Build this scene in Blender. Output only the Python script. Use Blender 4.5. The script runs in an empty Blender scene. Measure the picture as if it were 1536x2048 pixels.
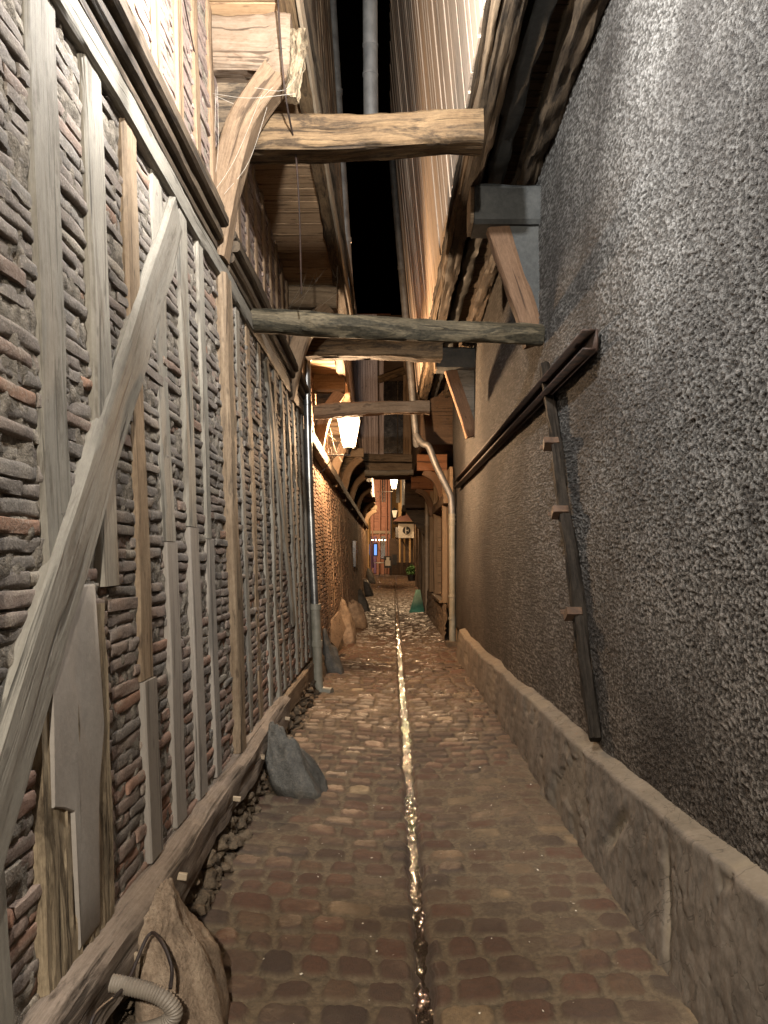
import bpy, math, random
import numpy as np
from mathutils import Vector
R = math.radians
random.seed(7)
sc = bpy.context.scene
col = sc.collection

# ------------------------------------------------------------------ camera
CZ = 1.65
cam = bpy.data.cameras.new("camera")
cam.sensor_fit = 'VERTICAL'; cam.sensor_height = 36.0; cam.sensor_width = 27.0
cam.lens = 27.0
cam.shift_x = -10/2048; cam.shift_y = 91/2048
cam.clip_start = 0.05; cam.clip_end = 2000
camo = bpy.data.objects.new("camera", cam); col.objects.link(camo)
camo.location = (0, 0, CZ); camo.rotation_euler = (R(90), 0, 0)
sc.camera = camo
# ------------------------------------------------------------------ night sky
world = bpy.data.worlds.new("World"); sc.world = world; world.use_nodes = True
wn = world.node_tree; bg = wn.nodes['Background']
sky = wn.nodes.new('ShaderNodeTexSky'); sky.sky_type = 'NISHITA'; sky.sun_disc = False
sky.sun_elevation = R(-6); sky.sun_rotation = R(200)
wn.links.new(sky.outputs[0], bg.inputs[0]); bg.inputs[1].default_value = 0.12
# ------------------------------------------------------------------ exposure
sc.view_settings.view_transform = 'Standard'; sc.view_settings.look = 'None'
sc.view_settings.exposure = 1.5; sc.view_settings.gamma = 1.0
sc.cycles.use_denoising = True
sc.cycles.max_bounces = 6; sc.cycles.diffuse_bounces = 4; sc.cycles.glossy_bounces = 3
sc.cycles.transparent_max_bounces = 8
sc.cycles.caustics_reflective = False; sc.cycles.caustics_refractive = False
sc.cycles.sample_clamp_indirect = 4.0
NEAR_W, FILL_W, LAMP_W, FAR_W = 245.0, 560.0, 350.0, 400.0     # lantern powers

# ------------------------------------------------------------------ noise
def _hash(ix, iy, iz, seed):
    h = (ix.astype(np.int64)*374761393 + iy.astype(np.int64)*668265263 + iz.astype(np.int64)*2147483647 + seed*1274126177) & 0xffffffff
    h = ((h ^ (h >> 13))*1274126177) & 0xffffffff
    h = ((h ^ (h >> 16))*2246822519) & 0xffffffff
    h = h ^ (h >> 15)
    return (h & 0xffffff)/float(0xffffff)
def vnoise(x, y, z, seed=0):
    x = np.asarray(x, float); y = np.asarray(y, float)+0*x; z = np.asarray(z, float)+0*x
    fx, fy, fz = np.floor(x), np.floor(y), np.floor(z)
    tx, ty, tz = x-fx, y-fy, z-fz
    tx = tx*tx*(3-2*tx); ty = ty*ty*(3-2*ty); tz = tz*tz*(3-2*tz)
    ix, iy, iz = fx.astype(np.int64), fy.astype(np.int64), fz.astype(np.int64)
    r = 0
    for a in (0, 1):
        for b in (0, 1):
            for c in (0, 1):
                w = (tx if a else 1-tx)*(ty if b else 1-ty)*(tz if c else 1-tz)
                r = r + w*_hash(ix+a, iy+b, iz+c, seed)
    return r*2-1
def fbm(x, y, z, oct=3, seed=0):
    r = 0; a = 1.0; f = 1.0
    for i in range(oct):
        r = r + a*vnoise(x*f, y*f, z*f, seed+i*17); a *= .5; f *= 2.03
    return r
def worley(x, y, seed=0):
    ix, iy = np.floor(x).astype(np.int64), np.floor(y).astype(np.int64)
    d1 = np.full(x.shape, 9.0); d2 = np.full(x.shape, 9.0); cid = np.zeros(x.shape)
    for a in (-1, 0, 1):
        for b in (-1, 0, 1):
            cx, cy = ix+a, iy+b
            px = cx+_hash(cx, cy, 0*cx, seed+1); py = cy+_hash(cx, cy, 0*cx, seed+2)
            d = np.hypot(px-x, py-y); r = _hash(cx, cy, 0*cx, seed+3)
            m = d < d1
            d2 = np.where(m, d1, np.minimum(d2, d)); cid = np.where(m, r, cid); d1 = np.where(m, d, d1)
    return d1, d2, cid
def sstep(a, b, x):
    t = np.clip((x-a)/(b-a), 0, 1); return t*t*(3-2*t)

# ------------------------------------------------------------------ mesh builder
class MB:
    def __init__(self):
        self.v = []; self.q = []; self.t = []; self.qm = []; self.tm = []; self.gc = []; self.rn = []; self.mo = []; self.n = 0
    def add(self, v, quads=None, tris=None, mat=0, gc=None, rnd=None, mor=None):
        v = np.asarray(v, float).reshape(-1, 3); n = len(v)
        self.v.append(v)
        self.gc.append(v if gc is None else np.asarray(gc, float).reshape(-1, 3))
        r = random.random() if rnd is None else rnd
        self.rn.append(np.broadcast_to(np.asarray(r, float).ravel() if np.ndim(r) else float(r), (n,)).astype(float))
        m = 0.0 if mor is None else mor
        self.mo.append(np.broadcast_to(np.asarray(m, float).ravel() if np.ndim(m) else float(m), (n,)).astype(float))
        if quads is not None and len(quads):
            q = np.asarray(quads, np.int64).reshape(-1, 4); self.q.append(q+self.n); self.qm.append(np.full(len(q), mat))
        if tris is not None and len(tris):
            t = np.asarray(tris, np.int64).reshape(-1, 3); self.t.append(t+self.n); self.tm.append(np.full(len(t), mat))
        self.n += n
        return self
    def box(self, x0, x1, y0, y1, z0, z1, mat=0, rnd=None, jit=0.0):
        v = np.array([(x, y, z) for x in (x0, x1) for y in (y0, y1) for z in (z0, z1)], float)
        if jit: v = v+np.random.RandomState(int(abs(x0*977+y0*131+z0*57)*100) % 99991).uniform(-jit, jit, v.shape)
        q = [(0, 1, 3, 2), (4, 6, 7, 5), (0, 4, 5, 1), (2, 3, 7, 6), (0, 2, 6, 4), (1, 5, 7, 3)]
        self.add(v, q, mat=mat, rnd=rnd); return self
    def grid(self, X, Y, Z, mat=0, rnd=None, mor=None, gc=None):
        n, m = X.shape
        i = np.arange(n*m).reshape(n, m)
        q = np.stack([i[:-1, :-1], i[1:, :-1], i[1:, 1:], i[:-1, 1:]], -1).reshape(-1, 4)
        self.add(np.stack([X, Y, Z], -1).reshape(-1, 3), q, mat=mat, rnd=rnd, mor=mor, gc=gc); return self
    def build(self, name, mats, parent=None, smooth=True, angle=38):
        v = np.concatenate(self.v)
        me = bpy.data.meshes.new(name)
        nq = sum(len(a) for a in self.q); nt = sum(len(a) for a in self.t)
        loops = []
        if nq: loops.append(np.concatenate(self.q).ravel())
        if nt: loops.append(np.concatenate(self.t).ravel())
        loops = np.concatenate(loops).astype(np.int32)
        me.vertices.add(len(v)); me.vertices.foreach_set('co', v.astype(np.float32).ravel())
        me.loops.add(len(loops)); me.loops.foreach_set('vertex_index', loops)
        st = np.concatenate([np.arange(nq)*4, nq*4+np.arange(nt)*3]).astype(np.int32)
        me.polygons.add(nq+nt); me.polygons.foreach_set('loop_start', st)
        mi = np.concatenate([*(self.qm or []), *(self.tm or [])]).astype(np.int32)
        me.polygons.foreach_set('material_index', mi)
        me.update(calc_edges=True)
        a = me.attributes.new('gc', 'FLOAT_VECTOR', 'POINT'); a.data.foreach_set('vector', np.concatenate(self.gc).astype(np.float32).ravel())
        a = me.attributes.new('rnd', 'FLOAT', 'POINT'); a.data.foreach_set('value', np.concatenate(self.rn).astype(np.float32))
        a = me.attributes.new('mor', 'FLOAT', 'POINT'); a.data.foreach_set('value', np.concatenate(self.mo).astype(np.float32))
        if not isinstance(mats, (list, tuple)): mats = [mats]
        for m in mats: me.materials.append(m)
        me.validate()
        if smooth:
            me.polygons.foreach_set('use_smooth', np.ones(len(me.polygons), bool))
            me.set_sharp_from_angle(angle=R(angle))
        o = bpy.data.objects.new(name, me); col.objects.link(o)
        if parent is not None:
            o.parent = parent
            L = Vector((0, 0, 0)); p = parent
            while p is not None: L += p.location; p = p.parent
            o.location = -L
        return o

def rprof(w, h, c=.012, n=3):
    a, b = w/2, h/2; c = min(c, a*.45, b*.45)
    pts = []
    def seg(p, q):
        for k in range(n): t = k/n; pts.append((p[0]+(q[0]-p[0])*t, p[1]+(q[1]-p[1])*t))
    C = [(-a+c, -b), (a-c, -b), (a, -b+c), (a, b-c), (a-c, b), (-a+c, b), (-a, b-c), (-a, -b+c)]
    for k in range(8):
        if k % 2 == 0: seg(C[k], C[k+1])
        else: pts.append(C[k])
    return np.array(pts)
def cprof(r, n=14):
    t = np.arange(n)/n*2*np.pi
    return np.stack([np.cos(t)*r, np.sin(t)*r], -1)
def path(*pts, step=.06, curve=False):
    P = np.array(pts, float)
    if curve and len(P) > 2:
        out = []
        Q = np.vstack([2*P[0]-P[1], P, 2*P[-1]-P[-2]])
        for i in range(1, len(Q)-2):
            n = max(2, int(np.linalg.norm(Q[i+1]-Q[i])/step)+1)
            for k in range(n):
                t = k/n
                out.append(.5*((2*Q[i])+(-Q[i-1]+Q[i+1])*t+(2*Q[i-1]-5*Q[i]+4*Q[i+1]-Q[i+2])*t*t+(-Q[i-1]+3*Q[i]-3*Q[i+1]+Q[i+2])*t**3))
        out.append(P[-1]); return np.array(out)
    out = []
    for i in range(len(P)-1):
        n = max(1, int(math.ceil(np.linalg.norm(P[i+1]-P[i])/step)))
        for k in range(n): out.append(P[i]+(P[i+1]-P[i])*k/n)
    out.append(P[-1]); return np.array(out)
_seed = [0]
def sweep(mb, P, prof, up=(0, 0, 1), scale=None, rough=0.0, fs=5.0, fc=22.0, groove=0.0, mat=0, rnd=None, cap=True, wob=0.0):
    P = np.asarray(P, float); _seed[0] += 1; sd = _seed[0]
    T = np.gradient(P, axis=0); T /= np.linalg.norm(T, axis=1)[:, None]
    A = np.cross(np.asarray(up, float), T); A /= np.linalg.norm(A, axis=1)[:, None]
    B = np.cross(T, A)
    s = np.concatenate([[0], np.cumsum(np.linalg.norm(np.diff(P, axis=0), axis=1))])
    N, M = len(P), len(prof)
    pr = np.broadcast_to(prof[None], (N, M, 2)).copy()
    if scale is not None:
        sc_ = np.asarray(scale, float); sc_ = sc_.reshape(len(sc_), -1)
        if len(sc_) != N: sc_ = np.stack([np.interp(np.linspace(0, 1, N), np.linspace(0, 1, len(sc_)), c) for c in sc_.T], -1)
        pr = pr*sc_[:, None, :]
    S = np.broadcast_to(s[:, None], (N, M))
    u, v = pr[..., 0], pr[..., 1]
    if wob:
        P = P+A*(wob*fbm(s*1.3, sd*3.1+0*s, 0*s, 2, sd))[:, None]+B*(wob*fbm(s*1.3, sd*5.7+0*s, 9+0*s, 2, sd))[:, None]
    if rough:
        rad = np.hypot(u, v)+1e-9
        d = rough*fbm(S*fs, u*fc+sd*1.7, v*fc, 3, sd)
        if groove: d = d-groove*np.clip(fbm(S*1.5, u*90+sd, v*90, 2, sd+5), 0, 1)
        u = u+d*u/rad; v = v+d*v/rad
    V = P[:, None]+A[:, None]*u[..., None]+B[:, None]*v[..., None]
    off = np.array([random.random()*40, random.random()*40, random.random()*40])
    G = np.stack([S, u, v], -1)+off
    i = np.arange(N*M).reshape(N, M); j = np.roll(i, -1, 1)
    q = np.stack([i[:-1], j[:-1], j[1:], i[1:]], -1).reshape(-1, 4)
    V = V.reshape(-1, 3); G = G.reshape(-1, 3); tris = []
    if cap:
        for k, ring in ((0, i[0]), (N-1, i[-1])):
            c = len(V); V = np.vstack([V, V[ring].mean(0)]); G = np.vstack([G, G[ring].mean(0)])
            jj = np.roll(ring, -1)
            for a, b in zip(ring, jj): tris.append((c, b, a) if k == 0 else (c, a, b))
    mb.add(V, q, tris, mat=mat, gc=G, rnd=rnd)
    return mb
def timber(name, mat, parent, p0, p1, w, h, up=(0, 0, 1), rough=.005, wob=.004, step=.06, chamf=.012, groove=0, rnd=None, n=3, **k):
    m = MB(); sweep(m, path(p0, p1, step=step), rprof(w, h, chamf, n), up, rough=rough, wob=wob, groove=groove, rnd=rnd, **k)
    return m.build(name, mat, parent)
def plate(mb, pts, nrm, th, mat=0):
    # polygon pts given thickness along nrm
    P = np.array(pts, float); n = len(P); d = np.array(nrm, float)*th
    V = np.vstack([P, P+d]); c0 = P.mean(0); V = np.vstack([V, c0, c0+d])
    tr = []; q = []
    for i in range(n):
        j = (i+1) % n
        tr += [(2*n, j, i), (2*n+1, n+i, n+j)]; q.append((i, j, n+j, n+i))
    mb.add(V, q, tr, mat=mat); return mb

def empty(name, loc, label, cat, group=None):
    o = bpy.data.objects.new(name, None); col.objects.link(o); o.location = loc
    o.empty_display_size = .1
    return tag(o, label, cat, group)
def tag(o, label=None, cat=None, group=None, kind=None):
    if label: o['label'] = label
    if cat: o['category'] = cat
    if group: o['group'] = group
    if kind: o['kind'] = kind
    return o

# ------------------------------------------------------------------ materials
class NT:
    def __init__(self, name):
        self.m = bpy.data.materials.new(name); self.m.use_nodes = True
        self.t = self.m.node_tree; self.b = self.t.nodes['Principled BSDF']; self.out = self.t.nodes['Material Output']
    def n(self, typ, **k):
        x = self.t.nodes.new(typ)
        for a, v in k.items(): setattr(x, a, v)
        return x
    def l(self, a, b): self.t.links.new(a, b)
    def attr(self, name): return self.n('ShaderNodeAttribute', attribute_name=name)
    def noise(self, vec, sc=(1, 1, 1), scale=1.0, detail=4, rough=.6, dist=0.0):
        mp = self.n('ShaderNodeMapping'); mp.inputs['Scale'].default_value = sc
        self.l(vec, mp.inputs['Vector'])
        x = self.n('ShaderNodeTexNoise'); x.inputs['Scale'].default_value = scale; x.inputs['Detail'].default_value = detail
        x.inputs['Roughness'].default_value = rough; x.inputs['Distortion'].default_value = dist
        self.l(mp.outputs[0], x.inputs['Vector']); return x.outputs[0]
    def ramp(self, fac, *st):
        r = self.n('ShaderNodeValToRGB'); e = r.color_ramp.elements
        while len(e) < len(st): e.new(.5)
        for i, (p, c) in enumerate(st):
            e[i].position = p; e[i].color = (*c, 1) if not np.isscalar(c) else (c, c, c, 1)
        self.l(fac, r.inputs[0]); return r.outputs[0]
    def mix(self, fac, a, b, mode='MIX'):
        x = self.n('ShaderNodeMix', data_type='RGBA', blend_type=mode)
        for s, v in ((x.inputs[0], fac), (x.inputs[6], a), (x.inputs[7], b)):
            if hasattr(v, 'is_linked') or hasattr(v, 'links'): self.l(v, s)
            elif np.isscalar(v): s.default_value = v
            else: s.default_value = (*v, 1)
        return x.outputs[2]
    def math(self, op, a, b=0.0):
        x = self.n('ShaderNodeMath', operation=op)
        for s, v in ((x.inputs[0], a), (x.inputs[1], b)):
            if np.isscalar(v): s.default_value = v
            else: self.l(v, s)
        return x.outputs[0]
    def bump(self, h, strength=.5, dist=.01, prev=None):
        x = self.n('ShaderNodeBump'); x.inputs['Strength'].default_value = strength; x.inputs['Distance'].default_value = dist
        self.l(h, x.inputs['Height'])
        if prev is not None: self.l(prev, x.inputs['Normal'])
        return x.outputs[0]
    def fin(self, c=None, rough=None, normal=None, metal=None, spec=None):
        b = self.b
        for s, v in (('Base Color', c), ('Roughness', rough), ('Metallic', metal), ('Specular IOR Level', spec)):
            if v is None: continue
            if np.isscalar(v): b.inputs[s].default_value = v
            elif isinstance(v, tuple): b.inputs[s].default_value = (*v, 1)
            else: self.l(v, b.inputs[s])
        if normal is not None: self.l(normal, b.inputs['Normal'])
        return self.m
def wood(name, dark, mid, light, rough=.75, bump=.6, stain=None, stain_at=.62, grain=1.0, vary=.5, spec=.25):
    k = NT(name); g = k.attr('gc').outputs['Vector']; rn = k.attr('rnd').outputs['Fac']
    fib = k.noise(g, (2.2*grain, 95, 95), 1.0, 6, .7, .5)
    fine = k.noise(g, (6, 260, 260), 1.0, 2, .6)
    blot = k.noise(g, (2.0, 6, 6), 1.0, 4, .6, .6)
    c = k.ramp(fib, (.28, dark), (.5, mid), (.72, light))
    c = k.mix(k.math('MULTIPLY', blot, .8), c, k.ramp(blot, (.3, dark), (.7, light)))
    if stain is not None:
        st = k.noise(g, (1.6, 9, 9), 1.0, 5, .7, 1.2)
        c = k.mix(k.ramp(st, (stain_at-.06, 0), (stain_at+.05, 1)), c, stain)
    v = k.math('ADD', k.math('MULTIPLY', rn, vary), 1-vary*.5)
    cc = k.n('ShaderNodeCombineColor'); [k.l(v, cc.inputs[i]) for i in range(3)]
    c = k.mix(1.0, c, cc.outputs[0], 'MULTIPLY')
    kn = k.ramp(k.noise(g, (7, 16, 16), 1.0, 1, .4), (.24, 1), (.30, 0))
    c = k.mix(k.math('MULTIPLY', kn, .7), c, tuple(x*.45 for x in dark))
    c = k.mix(.22, c, k.ramp(k.noise(g, (30, 60, 60), 1.0, 4, .7), (.35, dark), (.65, light)))
    crack = k.ramp(k.noise(g, (.8, 26, 26), 1.0, 3, .55, .8), (.33, 0), (.42, 1))
    c = k.mix(k.math('MULTIPLY', k.math('SUBTRACT', 1.0, crack), .75), c, tuple(x*.3 for x in dark))
    h = k.math('ADD', k.math('ADD', k.math('MULTIPLY', fib, .8), k.math('MULTIPLY', fine, .25)), k.math('MULTIPLY', crack, .8))
    return k.fin(c, rough, k.bump(h, bump, .006), spec=spec)
def pos(k): return k.n('ShaderNodeNewGeometry').outputs['Position']
def stone(name, c1, c2, c3, scale=6, rough=.85, bump=.5, dist=.02, spec=.3):
    k = NT(name); p = pos(k)
    a = k.noise(p, (1, 1, 1), scale, 6, .65); b = k.noise(p, (1, 1, 1), scale*9, 5, .7); d = k.noise(p, (1, 1, 1), scale*.35, 3, .5)
    c = k.ramp(a, (.32, c1), (.5, c2), (.7, c3)); c = k.mix(k.math('MULTIPLY', d, .5), c, c1)
    c = k.mix(.35, c, k.ramp(b, (.3, c1), (.7, c3)))
    h = k.math('ADD', a, k.math('MULTIPLY', b, .4))
    return k.fin(c, rough, k.bump(h, bump, dist), spec=spec)
def metal(name, c1, c2, rough=.35, met=.9, scale=8, bump=.15):
    k = NT(name); p = pos(k); a = k.noise(p, (1, 1, 1), scale, 5, .65)
    b = k.noise(p, (1, 1, 1), scale*7, 3, .6)
    c = k.ramp(a, (.35, c1), (.65, c2))
    r = k.math('ADD', k.math('MULTIPLY', a, .3), rough-.12)
    return k.fin(c, r, k.bump(b, bump, .003), metal=met)

M = {}
M['post'] = wood('weathered_oak', (.125, .112, .092), (.205, .188, .156), (.275, .255, .215), stain=(.10, .085, .066), stain_at=.60, bump=.8)
M['post_brown'] = wood('brown_oak', (.07, .045, .028), (.19, .135, .085), (.30, .23, .155), stain=(.06, .045, .03), stain_at=.62)
M['post_new'] = wood('pale_replacement_oak', (.18, .158, .135), (.235, .21, .18), (.28, .252, .22), bump=.3, grain=.6, vary=.25)
M['rot'] = wood('rotten_oak', (.06, .042, .025), (.25, .19, .12), (.42, .34, .23), bump=1.0, stain=(.05, .035, .02), stain_at=.56)
M['sill'] = wood('sill_oak', (.06, .045, .034), (.17, .135, .105), (.27, .22, .18), stain=(.05, .038, .03), stain_at=.62)
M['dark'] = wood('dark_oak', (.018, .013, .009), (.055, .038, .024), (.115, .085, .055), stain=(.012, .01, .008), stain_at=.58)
M['log'] = wood('mossy_log', (.014, .012, .008), (.06, .048, .03), (.17, .14, .09), stain=(.012, .011, .007), stain_at=.50, bump=1.0)
M['strut'] = wood('aged_beam', (.03, .018, .010), (.115, .07, .035), (.19, .13, .07), stain=(.025, .016, .009), stain_at=.53, bump=.9)
M['brace'] = wood('brace_oak', (.09, .055, .032), (.21, .14, .085), (.30, .215, .14), stain=(.08, .048, .028), stain_at=.7)
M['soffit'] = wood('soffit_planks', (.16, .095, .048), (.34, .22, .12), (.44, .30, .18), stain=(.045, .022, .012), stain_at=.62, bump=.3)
M['clad'] = wood('pine_cladding', (.58, .43, .31), (.74, .60, .47), (.80, .68, .56), bump=.15, vary=.28, grain=.5)
M['clad_grey'] = wood('grey_cladding', (.20, .16, .155), (.44, .37, .36), (.58, .50, .49), bump=.5, vary=.5)
M['clad_dark'] = wood('dark_cladding', (.02, .013, .009), (.06, .036, .022), (.10, .065, .04), bump=.5)
M['slate'] = stone('dark_flashing', (.02, .022, .023), (.045, .048, .048), (.085, .088, .085), 3, .6, .25)
M['panel'] = wood('stained_panel', (.03, .02, .014), (.11, .075, .045), (.24, .18, .12), stain=(.02, .016, .012), stain_at=.5, bump=.3)
M['red_wood'] = wood('red_brown_panel', (.10, .04, .018), (.19, .08, .035), (.26, .12, .055), bump=.2, vary=.2)
M['beige_wood'] = wood('beige_frame', (.12, .078, .045), (.20, .135, .08), (.26, .19, .12), bump=.2, vary=.2)
M['rubble'] = stone('rubble', (.035, .026, .018), (.11, .08, .052), (.24, .18, .12), 9, .9, .9, .03)
M['rock'] = stone('guard_stone', (.09, .062, .042), (.24, .17, .115), (.46, .36, .26), 9, .75, 1.0, .03)
M['rock_grey'] = stone('grey_guard_stone', (.028, .028, .026), (.075, .076, .07), (.20, .175, .145), 8, .6, .8, .02)
M['plinth'] = stone('cement_plinth', (.055, .045, .036), (.10, .083, .066), (.155, .13, .104), 4.5, .85, .6, .010)
M['char'] = wood('blackened_oak', (.005, .0045, .004), (.016, .013, .011), (.045, .036, .027), bump=1.0, spec=.08)
M['brace_shaded'] = wood('brown_brace', (.06, .032, .018), (.14, .08, .045), (.21, .13, .08), bump=.4)  # brown brace oak, darkened to carry the shade on right-hand bracket fronts
M['joist'] = wood('bleached_joist', (.12, .075, .045), (.20, .15, .105), (.27, .215, .165), stain=(.10, .055, .03), stain_at=.58, bump=.5)
M['zinc'] = metal('zinc_pipe', (.20, .20, .20), (.36, .36, .35), .3, .85)
M['zinc_dull'] = metal('dull_zinc_pipe', (.13, .13, .13), (.22, .22, .215), .5, .6)
M['zinc_dark'] = metal('dark_zinc_pipe', (.05, .05, .05), (.09, .09, .088), .5, .5)
M['paint_pipe'] = metal('painted_iron_pipe', (.17, .16, .125), (.25, .235, .19), .45, 0)
M['beige_pipe'] = metal('beige_pipe', (.26, .20, .14), (.36, .29, .21), .5, 0)
M['rust'] = metal('rusty_steel', (.012, .009, .007), (.045, .024, .016), .65, .3, 14, .5)
M['rust_light'] = metal('rusty_clamp', (.05, .028, .017), (.11, .062, .035), .7, .2, 20, .5)
M['black'] = metal('black_iron', (.012, .012, .012), (.03, .028, .026), .5, .5)
M['cable'] = metal('black_cable', (.012, .008, .007), (.03, .018, .014), .5, 0)
M['conduit'] = metal('grey_conduit', (.15, .125, .10), (.21, .18, .145), .55, 0)
M['peg'] = wood('pale_peg', (.22, .165, .11), (.34, .27, .19), (.40, .33, .24), bump=.3)
M['mint'] = metal('mint_paint', (.08, .30, .22), (.12, .38, .29), .85, 0, 5, .1)
M['white'] = metal('white_paint', (.62, .56, .46), (.72, .66, .56), .6, 0, 4, .1)
M['orange_wall'] = wood('red_facade', (.13, .055, .034), (.24, .105, .065), (.31, .15, .095), bump=.2, vary=.2)
M['yellow_wall'] = stone('ochre_render', (.36, .22, .09), (.46, .29, .13), (.54, .36, .18), 3, .9, .2)
M['tile'] = stone('roof_tile', (.12, .05, .035), (.2, .09, .06), (.28, .14, .1), 8, .8, .4)
M['patch'] = stone('pale_filler', (.19, .168, .145), (.245, .22, .19), (.29, .262, .23), 5, .7, .35, .008)
M['web'] = metal('cobweb_dust', (.34, .30, .25), (.45, .41, .36), .9, 0)
M['purple'] = metal('purple_cloth', (.09, .045, .09), (.15, .08, .15), .8, 0, 9, .2)
M['bush'] = stone('leaf', (.02, .06, .015), (.05, .12, .03), (.1, .2, .06), 20, .5, .2)
M['dark_glass'] = metal('dark_glass', (.01, .008, .008), (.02, .016, .014), .2, 0)

def m_brick(name, grey, red, warm, redlow=True):
    k = NT(name); p = pos(k); rn = k.attr('rnd').outputs['Fac']; mo = k.attr('mor').outputs['Fac']
    mid = tuple(a*.86+b*.14 for a, b in zip(grey, red))
    base = k.ramp(rn, (.0, tuple(x*.8 for x in grey)), (.3, mid), (.55, grey), (.86, mid), (.97, tuple((a+b)/2 for a, b in zip(grey, red))), (1, warm))
    a = k.noise(p, (1, 1, 1), 28, 5, .7); b = k.noise(p, (1, 1, 1), 110, 4, .7); w = k.noise(p, (1, 1, 1), 7, 4, .6)
    c = k.mix(k.ramp(a, (.35, 0), (.75, .55)), base, tuple(x*.35 for x in grey))
    c = k.mix(k.ramp(b, (.52, 0), (.72, .6)), c, (.36, .32, .27))
    if redlow:
        z = k.n('ShaderNodeSeparateXYZ'); k.l(p, z.inputs[0])
        zz = k.math('ADD', z.outputs[2], k.math('MULTIPLY', w, 1.4))
        lo = k.ramp(zz, (.0, 1), (1, 0)); 
        mr = k.n('ShaderNodeMapRange'); k.l(zz, mr.inputs[0]); mr.inputs[1].default_value = 1.3; mr.inputs[2].default_value = 2.5
        c = k.mix(k.math('MULTIPLY', k.math('SUBTRACT', 1.0, mr.outputs[0]), k.math('MULTIPLY', rn, .85)), c, red)
    mort = k.ramp(b, (.3, (.11, .095, .075)), (.7, (.33, .29, .235)))
    c = k.mix(mo, c, mort)
    return k.fin(c, .88, k.bump(k.math('ADD', a, k.math('MULTIPLY', b, .6)), .7, .008), spec=.25)
M['brick'] = m_brick('old_brick', (.165, .149, .132), (.24, .125, .08), (.25, .145, .095))
M['brick_up'] = m_brick('pink_brick', (.25, .185, .16), (.29, .195, .155), (.32, .22, .18), False)
M['brick_far'] = m_brick('orange_brick', (.24, .15, .095), (.32, .16, .085), (.38, .22, .13), False)
def m_mortar():
    k = NT('lime_mortar'); p = pos(k); a = k.noise(p, (1, 1, 1), 22, 6, .7); b = k.noise(p, (1, 1, 1), 120, 3, .7)
    c = k.ramp(a, (.3, (.075, .065, .052)), (.5, (.16, .14, .115)), (.7, (.30, .265, .22)))
    return k.fin(c, .95, k.bump(k.math('ADD', a, k.math('MULTIPLY', b, .5)), .9, .015), spec=.1)
M['mortar'] = m_mortar()
def m_rough():
    k = NT('roughcast'); p = pos(k)
    mo = k.attr('mor').outputs['Fac']
    a = k.noise(p, (1, 1, 1), 75, 3, .65); b = k.noise(p, (1, 1, 1), 210, 2, .6); w = k.noise(p, (1, 1, 1), .9, 4, .55)
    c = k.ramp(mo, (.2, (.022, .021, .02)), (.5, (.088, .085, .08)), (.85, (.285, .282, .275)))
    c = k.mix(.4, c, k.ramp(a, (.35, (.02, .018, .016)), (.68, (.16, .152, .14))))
    c = k.mix(k.ramp(w, (.42, 0), (.66, .75)), c, (.035, .032, .03))
    sp = k.n('ShaderNodeSeparateXYZ'); k.l(p, sp.inputs[0])
    dirt = k.n('ShaderNodeMapRange'); k.l(k.math('ADD', sp.outputs[2], k.math('MULTIPLY', w, 1.2)), dirt.inputs[0]); dirt.inputs[1].default_value = .9; dirt.inputs[2].default_value = 2.6; dirt.inputs[3].default_value = .6; dirt.inputs[4].default_value = 0
    c = k.mix(dirt.outputs[0], c, k.mix(1.0, c, (.95, .72, .52), 'MULTIPLY'))
    return k.fin(c, .8, k.bump(k.math('ADD', a, k.math('MULTIPLY', b, .5)), 1.0, .018), spec=.12)
M['rough'] = m_rough()
def m_cobble():
    k = NT('cobbles'); p = pos(k); rn = k.attr('rnd').outputs['Fac']; mo = k.attr('mor').outputs['Fac']
    base = k.ramp(rn, (0, (.050, .034, .025)), (.3, (.082, .047, .031)), (.55, (.112, .052, .031)), (.8, (.076, .047, .031)), (.96, (.125, .073, .042)), (1, (.25, .18, .10)))
    a = k.noise(p, (1, 1, 1), 40, 5, .7); b = k.noise(p, (1, 1, 1), 160, 3, .7); w = k.noise(p, (1, 1, 1), 2.2, 4, .6)
    c = k.mix(k.ramp(a, (.4, 0), (.75, .6)), base, (.045, .034, .026))
    mort = k.ramp(a, (.3, (.08, .058, .037)), (.7, (.18, .135, .085)))
    c = k.mix(mo, c, mort)
    c = k.mix(k.ramp(b, (.64, 0), (.78, .3)), c, (.16, .125, .09))
    sp = k.n('ShaderNodeSeparateXYZ'); k.l(p, sp.inputs[0])
    nr = k.n('ShaderNodeMapRange'); k.l(sp.outputs[1], nr.inputs[0]); nr.inputs[1].default_value = 4.0; nr.inputs[2].default_value = 8.0; nr.inputs[3].default_value = .30; nr.inputs[4].default_value = 0.0
    wet = k.ramp(w, (.43, 0), (.53, 1))
    dry = k.math('ADD', k.math('MULTIPLY', wet, .28), k.math('MULTIPLY', k.ramp(k.math('FRACT', k.math('MULTIPLY', rn, 7.3)), (.25, 0), (.4, 1)), .26))
    r = k.math('ADD', k.math('ADD', k.math('MULTIPLY', mo, .5), dry), k.math('ADD', nr.outputs[0], .20))
    return k.fin(c, r, k.bump(k.math('ADD', a, k.math('MULTIPLY', b, .6)), .8, .008), spec=.5)
M['cobble'] = m_cobble()
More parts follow.
